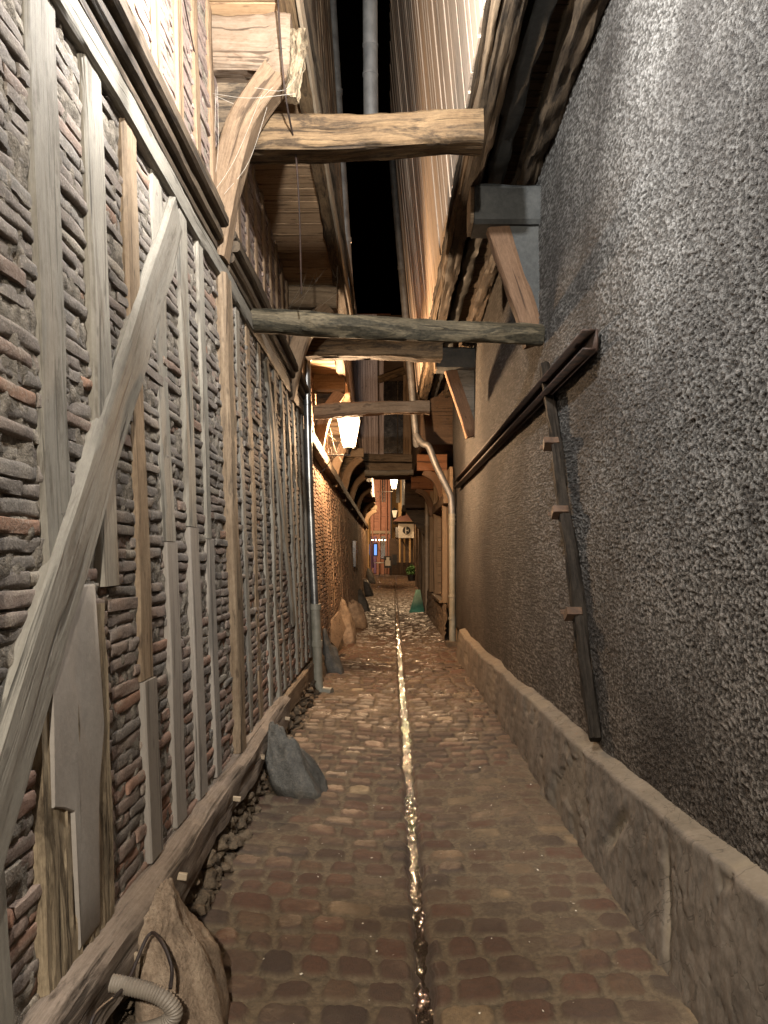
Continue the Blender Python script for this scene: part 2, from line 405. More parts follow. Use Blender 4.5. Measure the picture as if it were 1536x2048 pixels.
def m_plinth():
    k = NT('cement_plinth'); p = pos(k); mo = k.attr('mor').outputs['Fac']
    a = k.noise(p, (1, 1, 1), 5, 6, .65); b = k.noise(p, (1, 1, 1), 45, 5, .7); d = k.noise(p, (.5, 2.2, .9), 2.2, 4, .6, .6)
    c = k.ramp(a, (.3, (.08, .065, .05)), (.5, (.14, .115, .09)), (.7, (.205, .172, .138)))
    c = k.mix(k.ramp(d, (.5, 0), (.62, .55)), c, (.055, .05, .044)); c = k.mix(.3, c, k.ramp(b, (.35, (.05, .04, .03)), (.68, (.21, .175, .14))))
    c = k.mix(k.math('MULTIPLY', mo, .7), c, (.23, .185, .125))
    vein = k.ramp(k.noise(p, (1, 1, 1), 3.2, 3, .55, 1.5), (.490, 1), (.497, 0), (.503, 0), (.51, 1))
    c = k.mix(k.math('MULTIPLY', k.math('SUBTRACT', 1.0, vein), .5), c, (.04, .032, .025))
    h = k.math('ADD', k.math('ADD', a, k.math('MULTIPLY', b, .55)), k.math('MULTIPLY', vein, .35))
    return k.fin(c, .85, k.bump(h, .4, .008), spec=.3)
M['plinth'] = m_plinth()
def m_water():
    k = NT('gutter_water'); p = pos(k)
    a = k.noise(p, (1, .7, 1), 38, 3, .6, .5); b = k.noise(p, (1, 1, 1), 95, 2, .5)
    return k.fin((.012, .010, .009), .07, k.bump(k.math('ADD', a, k.math('MULTIPLY', b, .5)), .26, .010), spec=.7)
M['water'] = m_water()
def m_glow(name, colr, s, clear=True):
    m = bpy.data.materials.new(name); m.use_nodes = True; t = m.node_tree
    t.nodes.remove(t.nodes['Principled BSDF']); e = t.nodes.new('ShaderNodeEmission')
    e.inputs[0].default_value = (*colr, 1); e.inputs[1].default_value = s
    if clear:
        tr = t.nodes.new('ShaderNodeBsdfTransparent'); ad = t.nodes.new('ShaderNodeAddShader')
        t.links.new(e.outputs[0], ad.inputs[0]); t.links.new(tr.outputs[0], ad.inputs[1]); t.links.new(ad.outputs[0], t.nodes['Material Output'].inputs[0])
    else: t.links.new(e.outputs[0], t.nodes['Material Output'].inputs[0])
    return m
M['glow'] = m_glow('lamp_glass', (1, .78, .48), 2.2)
M['bulb'] = m_glow('string_bulb', (1, .75, .45), 9, False)
M['blue'] = m_glow('blue_screen', (.2, .38, .9), .5, False)
M['sign_strip'] = m_glow('lit_strip', (1, .9, .75), 1.5, False)

# ------------------------------------------------------------------ ground
def gz(y): 
    y = np.asarray(y, float)
    return .72*sstep(23.5, 36.5, y)*1.0
def xg(y): return .118+.005*np.asarray(y, float)
def cobble(x, y):
    wx = x+.02*fbm(x*3, y*3, 0*x, 2, 3); wy = y+.035*fbm(x*2.2, y*2.2, 5+0*x, 2, 4)+.006*fbm(x*9, y*9, 2+0*x, 2, 5)
    wy = wy+.02*(x-.15)
    rh = .166; row = np.floor(wy/rh); fy = wy/rh-row
    zero = row*0
    o = _hash(row.astype(np.int64), zero.astype(np.int64), zero.astype(np.int64), 11)
    L = .145+.09*_hash(row.astype(np.int64), zero.astype(np.int64), zero.astype(np.int64), 12)
    cx = wx/L+o*7; c = np.floor(cx); fx = cx-c
    ci = c.astype(np.int64); ri = row.astype(np.int64); zi = zero.astype(np.int64)
    rn = _hash(ci, ri, zi, 13); hh = _hash(ci, ri, zi, 14); sz = _hash(ci, ri, zi, 15)
    ex = np.minimum(fx, 1-fx)*L; ey = np.minimum(fy, 1-fy)*rh
    g = .006+.017*sz
    d = np.minimum(ex, ey)-g
    rr = .045; qx, qy = np.clip(rr-(ex-g), 0, None), np.clip(rr-(ey-g), 0, None); d = np.where((qx > 0) & (qy > 0), rr-np.hypot(qx, qy), d)
    d = d+.004*fbm(x*45, y*45, 0*x, 2, 21)
    top = sstep(-.004, .011, d)
    cover = sstep(-.15, .5, fbm(x*1.6, y*1.1, 0*x, 3, 33)+.75*sstep(.3, .8, x)*(1-sstep(4.5, 7.5, y))-.42)
    cover = cover*(1-sstep(8, 12, y))
    tilt = ((fx-.5)*(_hash(ci, ri, zi, 16)-.5)+(fy-.5)*(_hash(ci, ri, zi, 17)-.5))*.02
    z = (top*(.014+.010*hh+tilt)+.004*np.clip(d, 0, .05)/.05)*(1-.72*cover)+.0035*fbm(x*30, y*30, 0*x, 3, 41)
    mor = np.clip(1-top+.75*cover*(fbm(x*14, y*14, 0*x, 3, 51)*.5+.55), 0, 1)
    return z, mor, rn
def ground_z(x, y):
    g = xg(y); d = np.abs(x-g)
    z = gz(y)+.035*sstep(0, .95, d)-.028*(1-sstep(.012, .062, d+.016*fbm(y*7, 3+0*y, x*9, 3, 61)))+.0025*fbm(x*32, y*32, 0*x, 2, 63)*(d < .1)
    return z+.012*fbm(x*1.2, y*1.2, 0*x, 2, 62)
def build_ground():
    ys = list(np.arange(-2, 2.3, .06)); y = 2.3
    while y < 37:
        ys.append(y); y += min(max(.005, y*y*.00085), .019 if y < 14 else (.03 if y < 24 else .08))
    ys = np.array(ys); xs = np.arange(-1.12, 1.33, .0105)
    Y, X = np.meshgrid(ys, xs, indexing='ij')
    cz, mor, rn = cobble(X, Y)
    gd = np.abs(X-xg(Y)); wetb = 1-sstep(.02, .06, gd+.012*fbm(Y*9, X*9, 0*X, 2, 64)); mor = mor*(1-.9*wetb); rn = rn*(1-wetb)+.02*wetb; Z = ground_z(X, Y)+cz*(.2+.8*sstep(.02, .07, gd))
    m = MB(); m.grid(X, Y, Z, rnd=rn, mor=mor)
    tag(m.build('cobbled_alley', M['cobble'], angle=80), kind='structure')
    # gutter water
    ys = np.concatenate([np.arange(1.5, 14, .012), np.arange(14, 23.6, .03)])
    us = np.linspace(-1, 1, 21)
    Y, U = np.meshgrid(ys, us, indexing='ij')
    X = xg(Y)+U*.065
    Z = gz(Y)+.012*fbm(X*1.2, Y*1.2, 0*X, 2, 62)-.0190+.0100*sstep(3.8, 8, Y)+(.0006+.0030*sstep(3.6, 7, Y))*fbm(X*55, Y*42, 0*X, 2, 74)
    tag(MB().grid(X, Y, Z).build('gutter_water', M['water'], angle=80), kind='structure')
    # side runnels of wet stone joining the gutter
    m = MB()
    for y0, xe in ((22.9, 1.0), (10.9, .95)):
        xs = np.linspace(xg(y0)+.02, xe, 60); us = np.linspace(-1, 1, 7)
        X, U = np.meshgrid(xs, us, indexing='ij')
        Y = y0+.05*fbm(X*4, 0*X+y0, 0*X, 2, 75)+U*(.05+.03*fbm(X*7, y0+0*X, 0*X, 2, 76))+.25*(X-.2)
        Z = ground_z(X, Y)+.016+.003*fbm(X*40, Y*40, 0*X, 2, 77)
        m.grid(X, Y, Z)
    tag(m.build('runnel_water', M['water'], angle=80), kind='structure')
    # far street
    xs = np.linspace(-9, 9, 90); ys = np.linspace(36.9, 62, 120)
    Y, X = np.meshgrid(ys, xs, indexing='ij')
    Z = .715+.02*fbm(X*2, Y*2, 0*X, 3, 81)-.04
    tag(MB().grid(X, Y, Z, rnd=.3, mor=.3).build('street_paving', M['cobble'], angle=80), kind='structure')
build_ground()

# ------------------------------------------------------------------ left timber houses
def xl(z):
    z = np.asarray(z, float); return -.955-.037*(z-.46)
def bricks(mb, y0, y1, z0, z1, xf, ch=.050, bl=.36, proud=.03, seed=0, fine=True, d0=0.0, mat=0, zj=None):
    """one infill panel of coursed bricks between two posts, on plane X = xf(z)"""
    rs = np.random.RandomState(seed)
    out = []
    z = z0
    while z < z1-.02:
        h = ch*(.86+.26*rs.rand())
        if z+h > z1: h = z1-z
        y = y0-rs.rand()*.06-(bl*.5 if rs.rand() < .22 else 0)
        tl = (rs.rand()-.5)*.04
        while y < y1:
            L = bl*(.8+.4*rs.rand())
            a, b = max(y, y0), min(y+L, y1)
            if b-a > .02: out.append((a, b, z, z+h, rs.rand(), rs.rand(), rs.rand(), tl+(rs.rand()-.5)*.03))
            y += L
        z += h
    B = np.array(out); n = len(B)
    if fine:
        u = np.array([-1, -1, -.94, -.6, -.2, .2, .6, .94, 1, 1]); v = np.array([-1, -1, -.9, -.4, .4, .9, 1, 1])
    else:
        u = np.array([-1, -.93, 0, .93, 1]); v = np.array([-1, -.8, .8, 1])
    ring = np.ones((len(u), len(v))); ring[1:-1, 1:-1] = 0
    U, V = np.meshgrid(u, v, indexing='ij')
    a, b, c, d, r1, r2, r3, tl = [B[:, i][:, None, None] for i in range(8)]
    gap = .003+.0055*r2
    hy = (b-a)/2-gap*.7; hz = (d-c)/2-gap*.55
    Y = (a+b)/2+U[None]*hy; Z = (c+d)/2+V[None]*hz+tl*(U[None]*hy)
    if fine:
        Z = Z+.0024*fbm(Y*26+r1*50, Z*9, r3*9, 3, 5)*1.0; Y = Y+.003*fbm(Z*30, r1*80+Y*0, Y*8, 2, 6)
    pil = (1-.15*np.abs(U[None])**12)*(1-.22*np.abs(V[None])**10)
    D = d0+proud*(.55+.5*r2)*pil-.008*r3
    if fine: D = D+.006*fbm(Y*22+r1*31, Z*30, r3*12, 3, 7)+.35*tl*V[None]*hz
    D = np.where(ring[None] > 0, d0-.045, D)
    X = xf(Z)+D
    nu, nv = len(u), len(v)
    i = np.arange(nu*nv).reshape(nu, nv)
    q = np.stack([i[:-1, :-1], i[1:, :-1], i[1:, 1:], i[:-1, 1:]], -1).reshape(-1, 4)
    q = (q[None]+(np.arange(n)*nu*nv)[:, None, None]).reshape(-1, 4)
    rn = np.broadcast_to(r1, X.shape); 
    mor = np.clip(.9*(r3 > .93)+0*X+(fbm(Y*25, Z*25, r1*5, 2, 9) > .55)*.5 if fine else 0*X, 0, 1)
    mb.add(np.stack([X, Y, Z], -1).reshape(-1, 3), q, mat=mat, rnd=rn, mor=mor)
def mortar_sheet(mb, y0, y1, z0, z1, xf, d, sy, sz, mat=1, amp=.008):
    ys = np.arange(y0, y1+sy, sy); zs = np.arange(z0, z1+sz, sz)
    Y, Z = np.meshgrid(ys, zs, indexing='ij'); Y = np.minimum(Y, y1); Z = np.minimum(Z, z1)
    X = xf(Z)+d+amp*fbm(Y*18, Z*18, 0*Y, 3, 91)
    mb.grid(X, Y, Z, mat=mat)

def left_house():
    H = empty('timber_framed_house', (-1.3, 4.5, 0), 'old half-timbered house on the left with weathered oak posts and coursed brick infill', 'house')
    # posts of the lower storey: (y, width, proud, material)
    lower = [(.55, .15, .03), (1.0, .14, .03), (1.42, .15, .03), (1.80, .14, .035), (2.24, .15, .035), (2.66, .15, .035), (3.03, .12, .035), (3.42, .13, .03), (3.80, .13, .035), (4.17, .10, .03),
             (4.72, .19, .075), (5.22, .11, .03), (5.62, .11, .03), (6.08, .12, .03), (6.50, .11, .035), (6.93, .12, .03), (7.38, .12, .03), (7.80, .12, .035), (8.25, .12, .03), (8.70, .12, .03), (9.12, .14, .04)]
    Zt = 3.37
    lower = [(y, w*1.28 if i != 10 else w, pr) for i, (y, w, pr) in enumerate(lower)]
    m = MB()
    ed = [p[0] for p in lower]
    edges = [(ed[i], ed[i+1]) for i in range(len(ed)-1)]
    for k, (a, b) in enumerate([(0.1, ed[0])]+edges):
        bricks(m, a, b, .44, Zt, xl, seed=100+k, fine=(1.0 < a < 7.2), d0=.0)
    mortar_sheet(m, 1.2, 7.2, .3, Zt, xl, .013, .012, .012, amp=.010); mortar_sheet(m, 7.2, 9.2, .3, Zt, xl, -.004, .05, .05); mortar_sheet(m, -2, 1.2, .3, Zt, xl, -.004, .05, .05)
    m.build('brick_infill', [M['brick'], M['mortar']], H, angle=50)
    for k, (y, w, pr) in enumerate(lower):
        if k in (5,): continue
        if k == 4: y = 2.28
        mat = M['post']; rg = .004; gv = 0
        if k == 10: mat = M['post_brown']; rg = .008; gv = .012
        if k in (6, 12): mat = M['post_brown']
        zb = .47
        cuts = {6: 1.17, 7: 1.72, 8: 1.80, 9: 1.75}
        if k in cuts: zb = cuts[k]
        if k == 4: zb = 1.3
        m = MB(); P = path((xl(zb)+pr-.05, y, zb), (xl(Zt)+pr-.05, y, Zt), step=.05)
        wv = 1+.10*fbm(P[:, 2]*1.7, y*3+0*P[:, 2], 0*P[:, 2], 2, k)
        sweep(m, P, rprof(.10, w, .012, 4), (0, 1, 0), scale=np.stack([np.ones(len(P)), wv], -1), rough=rg, wob=.008, groove=gv, fs=3)
        o = m.build('post', mat, H)
        if k in cuts:
            z1 = cuts[k]-.004
            timber('post_repair', M['post_new'], H, (xl(.47)+pr-.044, y+.005, .47), (xl(z1)+pr-.044, y+.005, z1), .10, w*1.02, (0, 1, 0), rough=.0015, wob=.003, chamf=.006)
    # wide patched and rotten post near the camera
    P = path((xl(.46)-.022, 2.32, .46), (xl(1.5)-.022, 2.34, 1.5), step=.014)
    m = MB(); sweep(m, P, rprof(.12, .54, .02, 30), (0, 1, 0), rough=.010, fs=6, fc=60, groove=.035, wob=.004)
    m.build('post', M['rot'], H)
    P = path((xl(1.55)-.012, 2.66, 1.55), (xl(Zt)-.012, 2.66, Zt), step=.05)
    m = MB(); sweep(m, P, rprof(.10, .16, .012, 4), (0, 1, 0), rough=.004, wob=.008, fs=3); m.build('post', M['post'], H)
    # pale wooden patch, outline on the wall plane
    out = [(2.13, 1.535), (2.22, 1.54), (2.30, 1.575), (2.36, 1.60), (2.38, 1.56), (2.48, 1.565), (2.50, 1.3), (2.515, 1.10), (2.49, 1.02), (2.46, .92), (2.44, .80), (2.43, .49), (2.27, .49), (2.26, .90), (2.20, .93), (2.13, .955), (2.135, 1.2)]
    m = MB()
    n = len(out); pr = .047
    ctr = np.array([2.32, 1.2])
    V = []; G = []
    rings = [1.0, .985, .8, .6, .4, .2]
    for ri, s in enumerate([1.0]+rings):
        dd = pr-.03 if ri == 0 else (pr-.004 if ri == 1 else pr)
        for (y, z) in out:
            yy = ctr[0]+(y-ctr[0])*s; zz = ctr[1]+(z-ctr[1])*s
            V.append((xl(zz)+dd+.004*float(fbm(np.array([yy*9]), np.array([zz*4]), np.array([.0]), 3, 14)[0]), yy, zz)); G.append((zz, yy, 0))
    V.append((xl(ctr[1])+pr, *ctr)); G.append((ctr[1], ctr[0], 0))
    q = []; nr = len(rings)+1
    for r_ in range(nr-1):
        for i in range(n): j = (i+1) % n; q.append((r_*n+i, r_*n+j, (r_+1)*n+j, (r_+1)*n+i))
    t = [((nr-1)*n+i, (nr-1)*n+(i+1) % n, nr*n) for i in range(n)]
    m.add(V, q, t, gc=G); tag(m.build('patch_board', M['patch'], H), 'pale smooth patch let into the rotten post')
    # long diagonal brace
    m = MB(); P = path((xl(3.30)+.0, 3.70, 3.30), (xl(.55)+.0, 1.42, .55), step=.05)
    sweep(m, P, rprof(.13, .235, .018, 6), (1, 0, 0), scale=np.stack([np.ones(len(P)), 1+.10*np.sin(np.linspace(0, 5, len(P)))], -1)[:, ::-1]*1.0, rough=.007, wob=.01, groove=.006, fs=3)
    # up=(1,0,0): profile u runs in the wall plane, v out of it
    m2 = MB(); sweep(m2, P, rprof(.215, .10, .018, 6), (1, 0, 0), scale=np.stack([1+.05*np.sin(np.linspace(0, 6, len(P))), np.ones(len(P))], -1), rough=.006, wob=.006, groove=.006, fs=3, rnd=.0)
    br = m2.build('diagonal_brace', M['post'], H)
    m = MB(); P = path((xl(2.0), 7.55, 3.3), (xl(.5), 6.85, .6), step=.08)
    # lighter slender brace farther along
    sweep(m, path((xl(3.3)-.01, 6.4, 3.3), (xl(1.0)-.01, 7.6, 1.0), step=.08), rprof(.14, .11, .012, 3), (1, 0, 0), rough=.004, wob=.006); m.build('diagonal_brace', M['post'], H)
    # top rail and mouldings
    timber('top_rail', M['post'], H, (xl(3.42)-.01, -2, 3.405), (xl(3.42)-.01, 9.2, 3.405), .13, .12, rough=.004, wob=.006, n=4)
    m = MB()
    for dx, z, h in ((.055, 3.497, .06), (.085, 3.565, .065), (.12, 3.637, .07), (.095, 3.71, .065)):
        for (ya, yb) in ((-2, 4.55), (4.9, 9.2)):
            sweep(m, path((xl(3.6)+dx-.10, ya, z), (xl(3.6)+dx-.10, yb, z), step=.12), rprof(.2, h, .014, 2), rough=.003, wob=.004)
    m.build('cornice_moulding', M['dark'], H)
    # sill beam with pegs
    m = MB(); P = path((xl(.36)+.02, -1.5, .35), (xl(.36)+.02, 6.50, .35), step=.035)
    s = P[:, 1]
    sweep(m, P, rprof(.2, .235, .028, 7), scale=np.stack([1+.05*fbm(s*1.5, 0*s, 0*s, 2, 8), 1+.10*fbm(s*.9, 3+0*s, 0*s, 2, 9)], -1), rough=.012, wob=.012, fs=4, fc=14, groove=.006)
    sill = m.build('sill_beam', M['sill'], H)
    for y in (1.98, 2.52, 3.05, 4.15, 4.95, 6.2):
        z = .37+.03*math.sin(y*7)
        m = MB(); sweep(m, path((xl(.36)+.10, y, z), (xl(.36)+.15, y, z-.006), step=.02), rprof(.018, .028, .006, 2), rough=.002)
        o = m.build('peg', M['peg'], sill); o.location = o.location
    timber('plinth_board', M['post_brown'], H, (xl(.4)+.02, 6.6, .34), (xl(.4)+.02, 9.1, .30), .08, .2, rough=.006)
    # rubble base
    ys = [-2.0]; 
    while ys[-1] < 9.2: ys.append(ys[-1]+(.06 if ys[-1] < 1.6 else max(.009, ys[-1]*ys[-1]*.0009)))
    ts = np.linspace(0, 1, 46)
    Y, T = np.meshgrid(np.array(ys), ts, indexing='ij')
    Z = -.06+.42*T; base = -.80-.10*T-.05*(Y > 6.5)*T
    d1, d2, cid = worley(Y*9+.4*fbm(Y*5, Z*5, 0*Y, 2, 1), Z*13, 5)
    X = base+.055*sstep(0, .28, d2-d1)*(.4+cid)-.045+.016*fbm(Y*24, Z*24, 0*Y, 3, 3)
    MB().grid(X, Y, Z, rnd=cid).build('rubble_base', M['rubble'], H, angle=60)
    # upper storey wall
    def xu(z): return -1.055-.03*(np.asarray(z, float)-3.6)
    def sof(y): return CZ+3.30-.127*(y-4.78)
    m = MB(); up = [1.2+.38*i for i in range(22)]
    up = [y for y in up if y < 9.2]
    for i in range(len(up)-1):
        bricks(m, up[i], up[i+1], 3.70, float(sof(up[i])), xu, ch=.044, seed=300+i, fine=(up[i] < 6), proud=.018, d0=-.004)
    mortar_sheet(m, -2, 9.2, 3.65, 5.2, xu, -.002, .03, .03)
    m.build('brick_infill', [M['brick_up'], M['mortar']], H, angle=50)
    for y in up:
        timber('upper_post', M['brace'], H, (xu(3.7)-.025, y, 3.70), (xu(sof(y))-.025, y, float(sof(y))), .09, .115, (0, 1, 0), rough=.004, wob=.006)
    # jetty soffit planks
    m = MB(); y = 1.0; k = 0
    def xe(y): return -.56+.024*(y-4.57)
    while y < 9.2:
        w = .13+.07*random.random(); z = float(sof(y+w/2))+.02+.002*random.random()
        sweep(m, path((-1.2, y+w/2, z), (xe(y)-.03, y+w/2, z), step=.1), rprof(w-.005, .03, .003, 2), (0, .126, .992), rough=.001, wob=.001)
        y += w
    m.build('soffit_boards', M['soffit'], H)
    # edge beam and weathered battens along the jetty edge
    yy = np.linspace(1.0, 9.25, 100)
    def edge(dx, dz): return np.stack([xe(yy)+dx, yy, sof(yy)+dz], -1)
    m = MB(); sweep(m, edge(-.055, .06), rprof(.11, .16, .014, 4), rough=.012, wob=.006, groove=.012); m.build('edge_beam', M['strut'], H)
    m = MB(); sweep(m, edge(.012, .10), rprof(.022, .2, .004, 3), rough=.005, wob=.004); m.build('edge_batten', M['peg'], H)
    m = MB(); sweep(m, edge(.04, .20), rprof(.03, .10, .006, 2), rough=.008, wob=.008, groove=.01); m.build('edge_batten', M['dark'], H)
    # jetty face
    def xf(y, z): return xe(y)-.065*(z-sof(y))
    m = MB(); y = 1.0
    while y < 9.25:
        w = .16+.08*random.random(); z0 = float(sof(y))+.28; z1 = 10.0
        sweep(m, path((xf(y, z0)-.02, y+w/2, z0), (xf(y, z1)-.02, y+w/2, z1), step=.5), rprof(.03+.02*random.random(), w-.008, .004, 1), (0, 1, 0), rough=.003)
        y += w
    m.build('jetty_cladding', M['panel'], H)
    # joists, brackets
    def bracket(Y, zt, zb, xend, rot=False, wallz=3.5, mat='brace'):
        d = .26
        m = MB(); P = path((-1.16, Y+d/2, (zt+zb)/2), (xend, Y+d/2, (zt+zb)/2-.01), step=.03)
        sc_ = np.ones((len(P), 2))
        if rot: 
            e = np.clip((np.arange(len(P))-len(P)*.72)/(len(P)*.28), 0, 1); sc_ = sc_*(1+.16*np.sin(e*3.1))[:, None]
        sweep(m, P, rprof(d, zt-zb, .03, 6), scale=sc_, rough=.012 if rot else .007, wob=.004, groove=.005, fs=8)
        m.build('joist', M['joist'] if rot else M['post_brown'], H)
        m = MB()
        P = path((-1.085, Y+.09, wallz), (-1.02, Y+.09, wallz+.33*(zb-wallz)), (-.90, Y+.09, wallz+.72*(zb-wallz)), (xend-.09, Y+.09, zb-.0), step=.04, curve=True)
        sweep(m, P, rprof(.17, .17, .014, 4), (0, 1, 0), rough=.006, wob=.003, groove=.004); m.build('curved_brace', M[mat], H)
        m = MB(); plate(m, [(-1.10, Y+.16, wallz+.12), (-1.10, Y+.16, zb), (xend-.12, Y+.16, zb), (-.88, Y+.16, wallz+.62*(zb-wallz))], (0, 1, 0), .04)
        m.build('bracket_panel', M['panel'], H)
    bracket(4.66, 4.97, 4.63, -.60, rot=True, wallz=3.5)
    bracket(8.08, 4.53, 4.30, -.55, wallz=3.32)
    # rotten end grain hanging from the first joist
    m = MB(); sweep(m, path((-.575, 4.72, 4.86), (-.565, 4.72, 4.70), (-.60, 4.72, 4.47), step=.02), rprof(.10, .13, .03, 6), (0, 1, 0), scale=np.linspace(1.15, .7, 21), rough=.02, groove=.02, fs=20)
    m.build('joist_end', M['rot'], H)
    # upper body behind the face so no light leaks from the house
    MB().box(-4.0, -1.25, -2, 9.25, 0, 10).build('rear_wall', M['mortar'], H)
    MB().box(-4.0, -.98, 1.0, 9.25, 9.7, 10).build('attic_floor', M['dark'], H)
left_house()

def simple_left_house(name, label, y0, y1, rail, sof0, sof1, xe0, xe1, brackets, clad, seed, base=True, window=None):
    H = empty(name, (-1.3, (y0+y1)/2, 0), label, 'house')
    def xw(z): return -.93-.045*(np.asarray(z, float)-.46)
    def sof(y): return sof0+(sof1-sof0)*(y-y0)/(y1-y0)
    def xe(y): return xe0+(xe1-xe0)*(y-y0)/(y1-y0)
    gb = float(gz(y0))
    m = MB(); n = int((y1-y0)/.42); ed = np.linspace(y0, y1, n+1)
    for i in range(n):
        bricks(m, ed[i], ed[i+1], .35+gb, float(sof(ed[i])), xw, ch=.056, seed=seed+i, fine=False, proud=.02, d0=-.0)
    mortar_sheet(m, y0, y1, .2, 4.6, xw, -.02, .12, .12)
    m.build('brick_infill', [M['brick_far'], M['mortar']], H, angle=50)
    for i, y in enumerate(ed):
        y = min(max(y, y0+.07), y1-.07)
        timber('post', M['post_brown'] if i % 3 else M['brace'], H, (xw(.35)-.037, y, .3+gb), (xw(sof(y))-.037, y, float(sof(y))), .10, .12, (0, 1, 0), rough=.004, wob=.008, step=.15)
    timber('cornice_rail', M['dark'], H, (xw(rail)+.04, y0, rail), (xw(rail)+.04, y1, rail-.05), .18, .16, rough=.006)
    m = MB(); ys = np.linspace(y0, y1, int((y1-y0)/.06)); ts = np.linspace(0, 1, 8)
    Y, T = np.meshgrid(ys, ts, indexing='ij'); Z = -.06+gz(Y)+.42*T
    d1, d2, cid = worley(Y*4, Z*6, seed); X = -.83-.10*T+.05*sstep(0, .3, d2-d1)-.03
    m.grid(X, Y, Z, rnd=cid).build('stone_base', M['rubble'], H, angle=60)
    m = MB(); y = y0
    while y < y1:
        w = .14+.06*random.random(); z = float(sof(y+w/2))+.02
        sweep(m, path((-1.2, y+w/2, z), (xe(y)-.02, y+w/2, z), step=.2), rprof(w-.008, .03, .004, 1), rough=.002); y += w
    m.build('soffit_boards', M['soffit'], H)
    yy = np.linspace(y0, y1, 60)
    m = MB(); sweep(m, np.stack([xe(yy)-.04, yy, sof(yy)+.05], -1), rprof(.12, .2, .012, 3), rough=.01, wob=.008, groove=.01); m.build('edge_beam', M['brace'], H)
    m = MB(); y = y0
    while y < y1:
        w = .09+.05*random.random(); z0 = float(sof(y))+.1
        sweep(m, path((xe(y)-.005-.01*random.random(), y+w/2, z0), (xe(y)-.42, y+w/2, 9.8), step=.5), rprof(.03, w-.01, .004, 1), (0, 1, 0), rough=.003); y += w
    m.build('jetty_cladding', clad, H)
    for (Y, zt, zb, xend, wz) in brackets:
        m = MB(); sweep(m, path((-1.12, Y+.12, (zt+zb)/2), (xend, Y+.12, (zt+zb)/2), step=.06), rprof(.24, zt-zb, .02, 3), rough=.007); m.build('joist', M['post_brown'], H)
        m = MB(); sweep(m, path((-1.04, Y+.09, wz), (-.99, Y+.09, wz+.35*(zb-wz)), (-.86, Y+.09, wz+.75*(zb-wz)), (xend-.06, Y+.09, zb), step=.05, curve=True), rprof(.17, .15, .014, 3), (0, 1, 0), rough=.006); m.build('curved_brace', M['brace'], H)
        m = MB(); plate(m, [(-1.06, Y+.16, wz+.1), (-1.06, Y+.16, zb), (xend-.12, Y+.16, zb), (-.86, Y+.16, wz+.62*(zb-wz))], (0, 1, 0), .04); m.build('bracket_panel', M['panel'], H)
    if window:
        ya, yb, za, zb = window
        MB().box(xw(za)-.01, xw(za)+.07, ya, yb, za, zb).build('window', M['dark_glass'], H)
    MB().box(-4.0, -1.2, y0, y1, 0, 10).build('rear_wall', M['mortar'], H)
    return H
simple_left_house('timber_framed_house', 'second half-timbered house on the left, behind the lit lantern and the downpipe', 9.32, 15.5, 3.12, 4.33, 4.12, -.62, -.66,
                  [(11.0, 4.31, 4.03, -.64, 3.15), (14.0, 4.12, 3.88, -.68, 2.95)], M['clad_grey'], 500)
simple_left_house('timber_framed_house', 'farthest half-timbered house on the left with a row of curved brackets', 15.6, 34.5, 3.05, 4.08, 3.85, -.72, -.60,
                  [(16.9, 4.06, 3.86, -.56, 2.9), (20.0, 4.02, 3.80, -.54, 2.9), (23.6, 3.98, 3.76, -.52, 2.85), (28.5, 3.90, 3.7, -.5, 2.8), (32.5, 3.86, 3.66, -.5, 2.8)], M['clad_grey'], 700, window=(20.8, 22.0, 1.4, 2.1))

